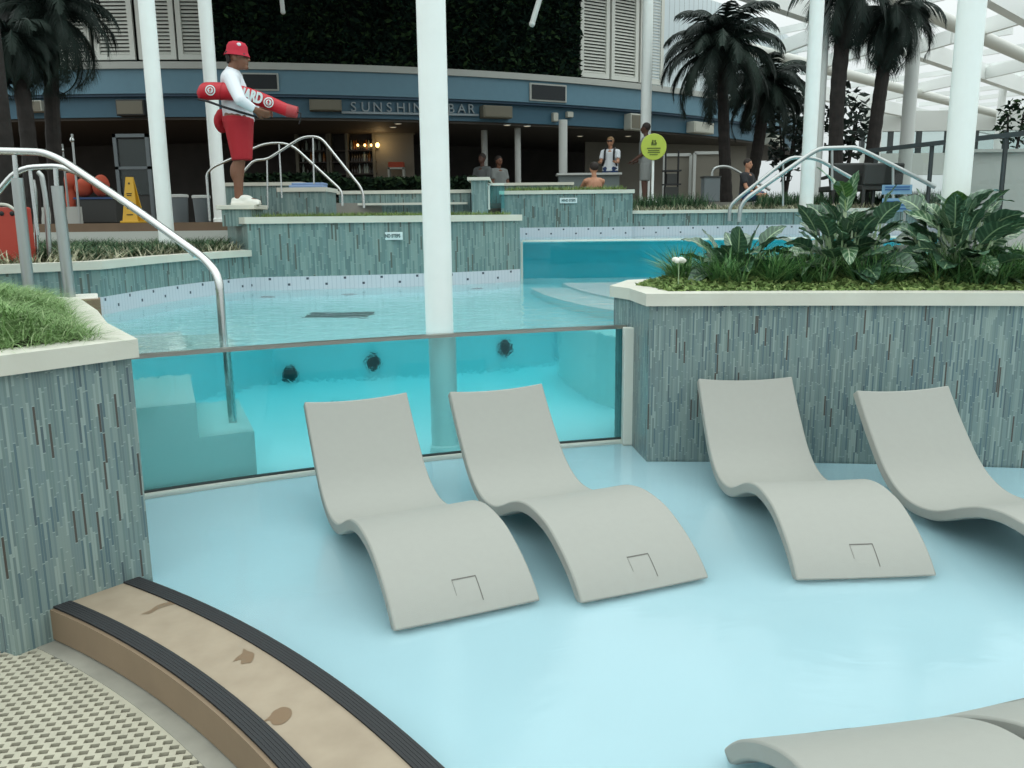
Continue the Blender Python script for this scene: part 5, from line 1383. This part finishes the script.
# dark chairs on the right
for px, yy, l in ((882, 15.2, 'dark woven high-backed chair behind the blue sign'), (851, 15.6, 'dark woven high-backed chair under the leaning palm trunk')):
    c = D(px, 195, yy); zt = D(px, 163, yy).z; b_ = 1.69
    t = thing('lounge_chair', l, 'chair', (c.x, yy, b_), group='dark woven chairs on the upper deck')
    mb = MB(); mb.box((c.x, yy+.02, (b_+.42+zt)/2), (.70, .10, zt-b_-.42), rx=.1); mb.build('backrest', 'charcoal', t, bevel=.03)
    mb = MB(); mb.box((c.x, yy+.36, b_+.38), (.70, .66, .10)); mb.build('seat', 'charcoal', t, bevel=.02)
    for sx in (-.31, .31):
        mb = MB(); mb.beam((c.x+sx, yy+.05, b_+.62), (c.x+sx, yy+.62, b_+.58), .06, .05); mb.build('armrest', 'charcoal', t)
        for sy in (.05, .62): mb = MB(); mb.beam((c.x+sx, yy+sy, b_), (c.x+sx, yy+sy, b_+.4), .05, .05); mb.build('leg', 'charcoal', t)
# blue information sign among the plants
c = D(897, 190, 7.6)
t = thing('info_sign', 'pale blue notice board standing behind the broad-leaved plants', 'sign', (c.x, 7.6, 1.1))
k = 7.6/FPX
for py, hp in ((189.5, 9), (205, 13)):
    cc_ = D(897, py, 7.6); mb = MB(); mb.box(cc_, (29*k, .012, hp*k)); mb.build('plate', 'sign_blue', t)
    mb = MB()
    for q in range(2 if hp < 10 else 3): mb.box(cc_+Vector((0, -.009, (hp*.26-q*hp*.27)*k)), (24*k, .004, 1.4*k)); 
    mb.build('print', 'sign_blue_ink', t)
mb = MB(); mb.tube([(c.x-.09, 7.62, 1.0), (c.x-.09, 7.62, c.z)], .012, 8); mb.build('post', 'steel_dull', t); mb = MB(); mb.tube([(c.x+.09, 7.62, 1.0), (c.x+.09, 7.62, c.z)], .012, 8); mb.build('post', 'steel_dull', t)
# service cart by the round sign
yy = 17.8; c = D(671, 203, yy); zt = D(671, 150, yy).z
t = thing('service_cart', 'black upright service cart beside the round lime sign', 'cart', (c.x, yy, 1.88))
for sx in (-.13, .13):
    mb = MB(); mb.tube([(c.x+sx, yy, 1.95), (c.x+sx, yy, zt-.1*abs(sx))], .02, 8); mb.build('upright', 'black_plastic', t)
for zz in (1.97, 2.25, 2.52): mb = MB(); mb.box((c.x, yy, zz), (.34, .3, .03)); mb.build('shelf', 'black_plastic', t)
for zz, w_ in ((2.10, .26), (2.36, .2)): mb = MB(); mb.box((c.x-.01, yy, zz), (w_, .22, .20)); mb.build('drawer', 'charcoal', t)
for sx in (-.13, .13): mb = MB(); mb.lathe([(.035, -.015), (.04, 0), (.035, .015)], (0, 0, 0), 12); mb.v = [Vector((c.x+sx+v.z, yy-.1+v.x, 1.92+v.y)) for v in mb.v]; mb.build('wheel', 'black_plastic', t)
# pale glazed doors of the room behind the terrace
for i, (pa, pb, py0, py1, yy) in enumerate(((694, 722, 153, 196, 24.5), (664, 690, 155, 196, 24.8))):
    A, B = D(pa, 180, yy), D(pb, 180, yy); z0, z1 = 1.88, D(pa, py0, yy).z
    mb = MB(); mb.box((A.x, yy, (z0+z1)/2), (.08, .08, z1-z0)); mb.box((B.x, yy, (z0+z1)/2), (.08, .08, z1-z0)); mb.box(((A.x+B.x)/2, yy, z1), (B.x-A.x, .08, .08)); d_ = struct(mb.build('door_%d' % (i+1), 'slab_white'))
    mb = MB(); mb.box(((A.x+B.x)/2, yy+.02, (z0+z1)/2), (B.x-A.x-.08, .02, z1-z0)); mb.build('door_pane', 'interior_pale', d_, local=True)
yy = 16.9; A, B = D(702, 200, yy), D(718, 200, yy); mb = MB(); mb.box(((A.x+B.x)/2, yy, 1.88+.23), (B.x-A.x, .3, .46)); t = thing('waste_box', 'low grey box between the far handrail and the palms', 'box', ((A.x+B.x)/2, yy, 1.88)); mb.build('body', 'bin_grey', t, bevel=.02); mb = MB(); mb.box(((A.x+B.x)/2, yy, 1.88+.47), (B.x-A.x+.03, .33, .03)); mb.build('lid', 'charcoal', t)

# ---- the bar in the shade
yb = 25.4
def bar_box(pa, py0, pb, py1, y, dep): 
    A, B = D(pa, py1, y), D(pb, py0, y); return ((A.x+B.x)/2, y+dep/2, (A.z+B.z)/2), (abs(B.x-A.x), dep, abs(B.z-A.z))
c, d = bar_box(330, 132, 375, 182, yb, .45)
t = thing('bottle_shelf', 'dark open back-bar shelf unit with rows of bottles and a warm glow', 'shelf', (c[0], yb, c[2]-d[2]/2))
mb = MB(); mb.box((c[0], yb+.44, c[2]), (d[0], .04, d[2])); mb.build('back', 'shelf_dark', t)
for px in (330, 347, 374): P = D(px, 157, yb); mb = MB(); mb.box((P.x, yb+.2, c[2]), (.08, .42, d[2])); mb.build('side_panel', 'beige_box', t)
shz = [D(350, py, yb).z for py in (150.5, 162, 174)]
for z_ in shz: mb = MB(); mb.box((c[0], yb+.2, z_), (d[0], .40, .035)); mb.build('shelf', 'shelf_dark', t)
c2, d2_ = bar_box(296, 134, 329, 182, yb, .45)
t = thing('bottle_shelf', 'unlit dark open shelf unit of bottles, partly behind the handrail bend', 'shelf', (c2[0], yb, c2[2]-d2_[2]/2))
mb = MB(); mb.box((c2[0], yb+.44, c2[2]), (d2_[0], .04, d2_[2])); mb.build('back', 'shelf_dark', t)
for px in (297, 328): P = D(px, 157, yb); mb = MB(); mb.box((P.x, yb+.2, c2[2]), (.08, .42, d2_[2])); mb.build('side_panel', 'beige_box', t)
for z_ in shz: mb = MB(); mb.box((c2[0], yb+.2, z_), (d2_[0], .40, .035)); mb.build('shelf', 'shelf_dark', t)
r = random.Random(9); proto = {}
def bottle(x, z, m_, kind):
    if m_ not in proto:
        t = thing('bottle', 'x', 'bottle', (x, yb+.15, z)); o0 = MB()
        o0.lathe([(.040, 0), (.042, .02), (.042, .18), (.016, .235), (.015, .28)], (0, 0, 0), 10); o0.build('body', m_, t, True, smooth=50)
        o0 = MB(); o0.lathe([(.018, .28), (.018, .31)], (0, 0, 0), 10); o0.build('cap', 'black_plastic', t, True); proto[m_] = t
    else: t = copy_tree(proto[m_]); t.location = (x, yb+.15, z)
    t['group'] = '%s bottles on the back-bar shelves' % kind; t['label'] = '%s glass bottle standing on one of the dark back-bar shelves' % kind
    return t
mk = [('bottle_dark', 'dark'), ('bottle_amber', 'amber'), ('bottle_clear', 'clear')]
xl, xr = D(348.5, 150, yb).x, D(373, 150, yb).x
for i, z_ in enumerate(shz):
    for k in range(9):
        x = xl+.06+(xr-xl-.12)*k/8; m_, kd = mk[r.choice((0, 0, 1, 2))]; bottle(x, z_+.018, m_, kd)
    for k in range(8):
        x = c2[0]-d2_[0]*.42+d2_[0]*.84*k/7; m_, kd = mk[r.choice((0, 0, 1, 2))]; bottle(x, z_+.018, m_, kd)
for i, px in enumerate((357.5, 364.5, 371)):
    P = D(px, 145, yb); t2 = thing('glow_lamp', ('dimmest', 'middle', 'brightest')[i]+' small round lamp glowing in the row among the bottles', 'lamp', (P.x, yb+.05, P.z))
    mb = MB(); mb.ell((P.x, yb+.05, P.z), (.034, .034, .04)); mb.build('globe', 'lamp_glow', t2, smooth=60)
    mb = MB(); mb.lathe([(.045, -.10), (.03, -.06)], (P.x, yb+.05, P.z), 10); mb.build('base', 'beige_box', t2)
c, d = bar_box(376, 131, 413, 178, yb+.1, .1)
t = thing('wall_panel', 'pale back-bar wall panel lit by a warm lamp', 'wall panel', (c[0], c[1], c[2]-d[2]/2)); mb = MB(); mb.box(c, d); mb.build('board', 'interior_pale', t); mb = MB(); mb.box((c[0], c[1]-.02, c[2]+d[2]/2-.05), (d[0]+.1, .16, .1)); mb.build('top_trim', 'beige_box', t)
P = D(377.5, 145, yb-.05)
t = thing('glow_lamp', 'warm wall lamp glowing at the edge of the pale back-bar panel', 'lamp', (P.x, yb-.05, P.z)); mb = MB(); mb.ell(P, (.06, .05, .07)); mb.build('globe', 'lamp_glow', t, smooth=60); mb = MB(); mb.box((P.x, yb+.03, P.z-.08), (.05, .12, .04)); mb.build('bracket', 'beige_box', t)
L = bpy.data.lights.new('bar_lamp_light', 'POINT'); L.energy = 4.5; L.color = (1, .68, .32); L.shadow_soft_size = .08
lo = bpy.data.objects.new('bar_lamp_light', L); COL.objects.link(lo); lo.location = (P.x+.12, yb-.28, P.z)
c, d = bar_box(388, 167, 404, 178, yb-.5, .3)
t = thing('bar_caddy', 'white and orange caddy standing on the bar counter', 'caddy', (c[0], c[1], c[2]-d[2]/2)); mb = MB(); mb.box((c[0]-d[0]*.45, c[1], c[2]), (.05, .3, d[2])); mb.box((c[0]+d[0]*.45, c[1], c[2]), (.05, .3, d[2])); mb.box((c[0], c[1], c[2]+d[2]*.4), (d[0], .3, .05)); mb.build('stand', 'pale_box', t)
mb = MB(); mb.box((c[0], c[1], c[2]+d[2]*.72), (d[0]*.95, .24, .16)); mb.build('orange_box', 'orange_cloth', t, bevel=.02)
A, B = D(320, 180, yb-.9), D(425, 180, yb-.9); mb = MB(); mb.box(((A.x+B.x)/2, yb-.7, D(380, 178.5, yb-.9).z-.03), (B.x-A.x, .6, .06)); t = thing('bar_counter', 'dark bar counter in the shade behind the clipped hedge', 'counter', ((A.x+B.x)/2, yb-.7, 1.88)); mb.build('worktop', 'beige_box', t); mb = MB(); zc = D(380, 178.5, yb-.9).z-.06; mb.box(((A.x+B.x)/2, yb-.65, (1.88+zc)/2), (B.x-A.x-.1, .45, zc-1.88)); mb.build('front', 'shelf_dark', t)
c, d = bar_box(506, 173, 600, 180, 21.5, .6); t = thing('terrace_counter', 'pale-topped counter on the terrace around the short white column', 'counter', (c[0]+.6, 21.5, 1.88)); mb = MB(); mb.box((c[0]+.9, 21.8, D(570, 174, 21.5).z), (1.6, .6, .05)); mb.build('worktop', 'slab_white', t); mb = MB(); zc = D(570, 174, 21.5).z; mb.box((c[0]+.9, 21.85, (1.88+zc)/2), (1.5, .45, zc-1.9)); mb.build('front', 'mosaic_tile_teal', t)
# recessed ceiling lights
for i, (px, py) in enumerate(((393, 127), (398, 123.5), (507, 125), (527, 126), (580, 136), (628, 136))):
    P = G(px, py, zb-.065); t = thing('ceiling_downlight', ['small round ceiling light nearest the bar shelf glow', 'small round ceiling light at the fascia edge beside the pool column', 'small round ceiling light beyond the fascia box after the last letter', 'small round ceiling light between fascia box and short column', 'small dim ceiling light above the bather', 'small dim ceiling light above the backpack woman'][i], 'ceiling light', tuple(P))
    mb = MB(); mb.lathe([(.10, -.01), (.10, .004)], P, 14); mb.build('rim', 'slab_white', t); mb = MB(); mb.lathe([(.075, -.014), (.075, -.008)], P, 14); mb.build('lens', 'downlight_glow', t)
# thin hanging bars at the top edge
for a, b_, yy, l in (((281, -8), (283, 12), 18, 'short pale hanging bar in front of the planted wall, straight one'), ((541, -6), (532, 24), 15, 'short pale slanting bar in front of the planted wall')):
    t = thing('hanging_bar', l, 'bar', tuple(D(*b_, yy))); mb = MB(); P, Q = D(*a, yy), D(*b_, yy); mb.tube([P+(P-Q)*1.2, Q], .045, 10); mb.build('rod', 'slab_white', t); mb = MB(); mb.ell(Q, (.05, .05, .05)); mb.build('end_cap', 'slab_white', t)
# white entry-step block on the pool rim
c = D(82, 302, 6.35)
t = thing('pool_step_block', 'small white step block with a brown nosing on the pool rim beyond the corner planter', 'step', (c.x, 6.4, ZW))
mb = MB(); mb.box((c.x-.06, 6.50, .95), (.20, .4, .22), .45); mb.build('tread', 'clog_white', t, bevel=.01)
mb = MB(); mb.box((c.x+.05, 6.36, .975), (.15, .16, .15), .45); mb.build('nosing', 'tan_riser', t, bevel=.006)

# ------------------------------------------------------------------ render look
vs_ = SC.view_settings; SC.display_settings.display_device = 'sRGB'; vs_.view_transform = 'Standard'; vs_.look = 'None'; vs_.gamma = 1; vs_.exposure = .10; vs_.use_curve_mapping = False
cy = SC.cycles
cy.use_denoising = True; cy.max_bounces = 14; cy.diffuse_bounces = 4; cy.glossy_bounces = 5; cy.transmission_bounces = 10; cy.transparent_max_bounces = 16; cy.volume_bounces = 0
cy.sample_clamp_indirect = 6; cy.caustics_refractive = True; cy.caustics_reflective = False; cy.blur_glossy = .3
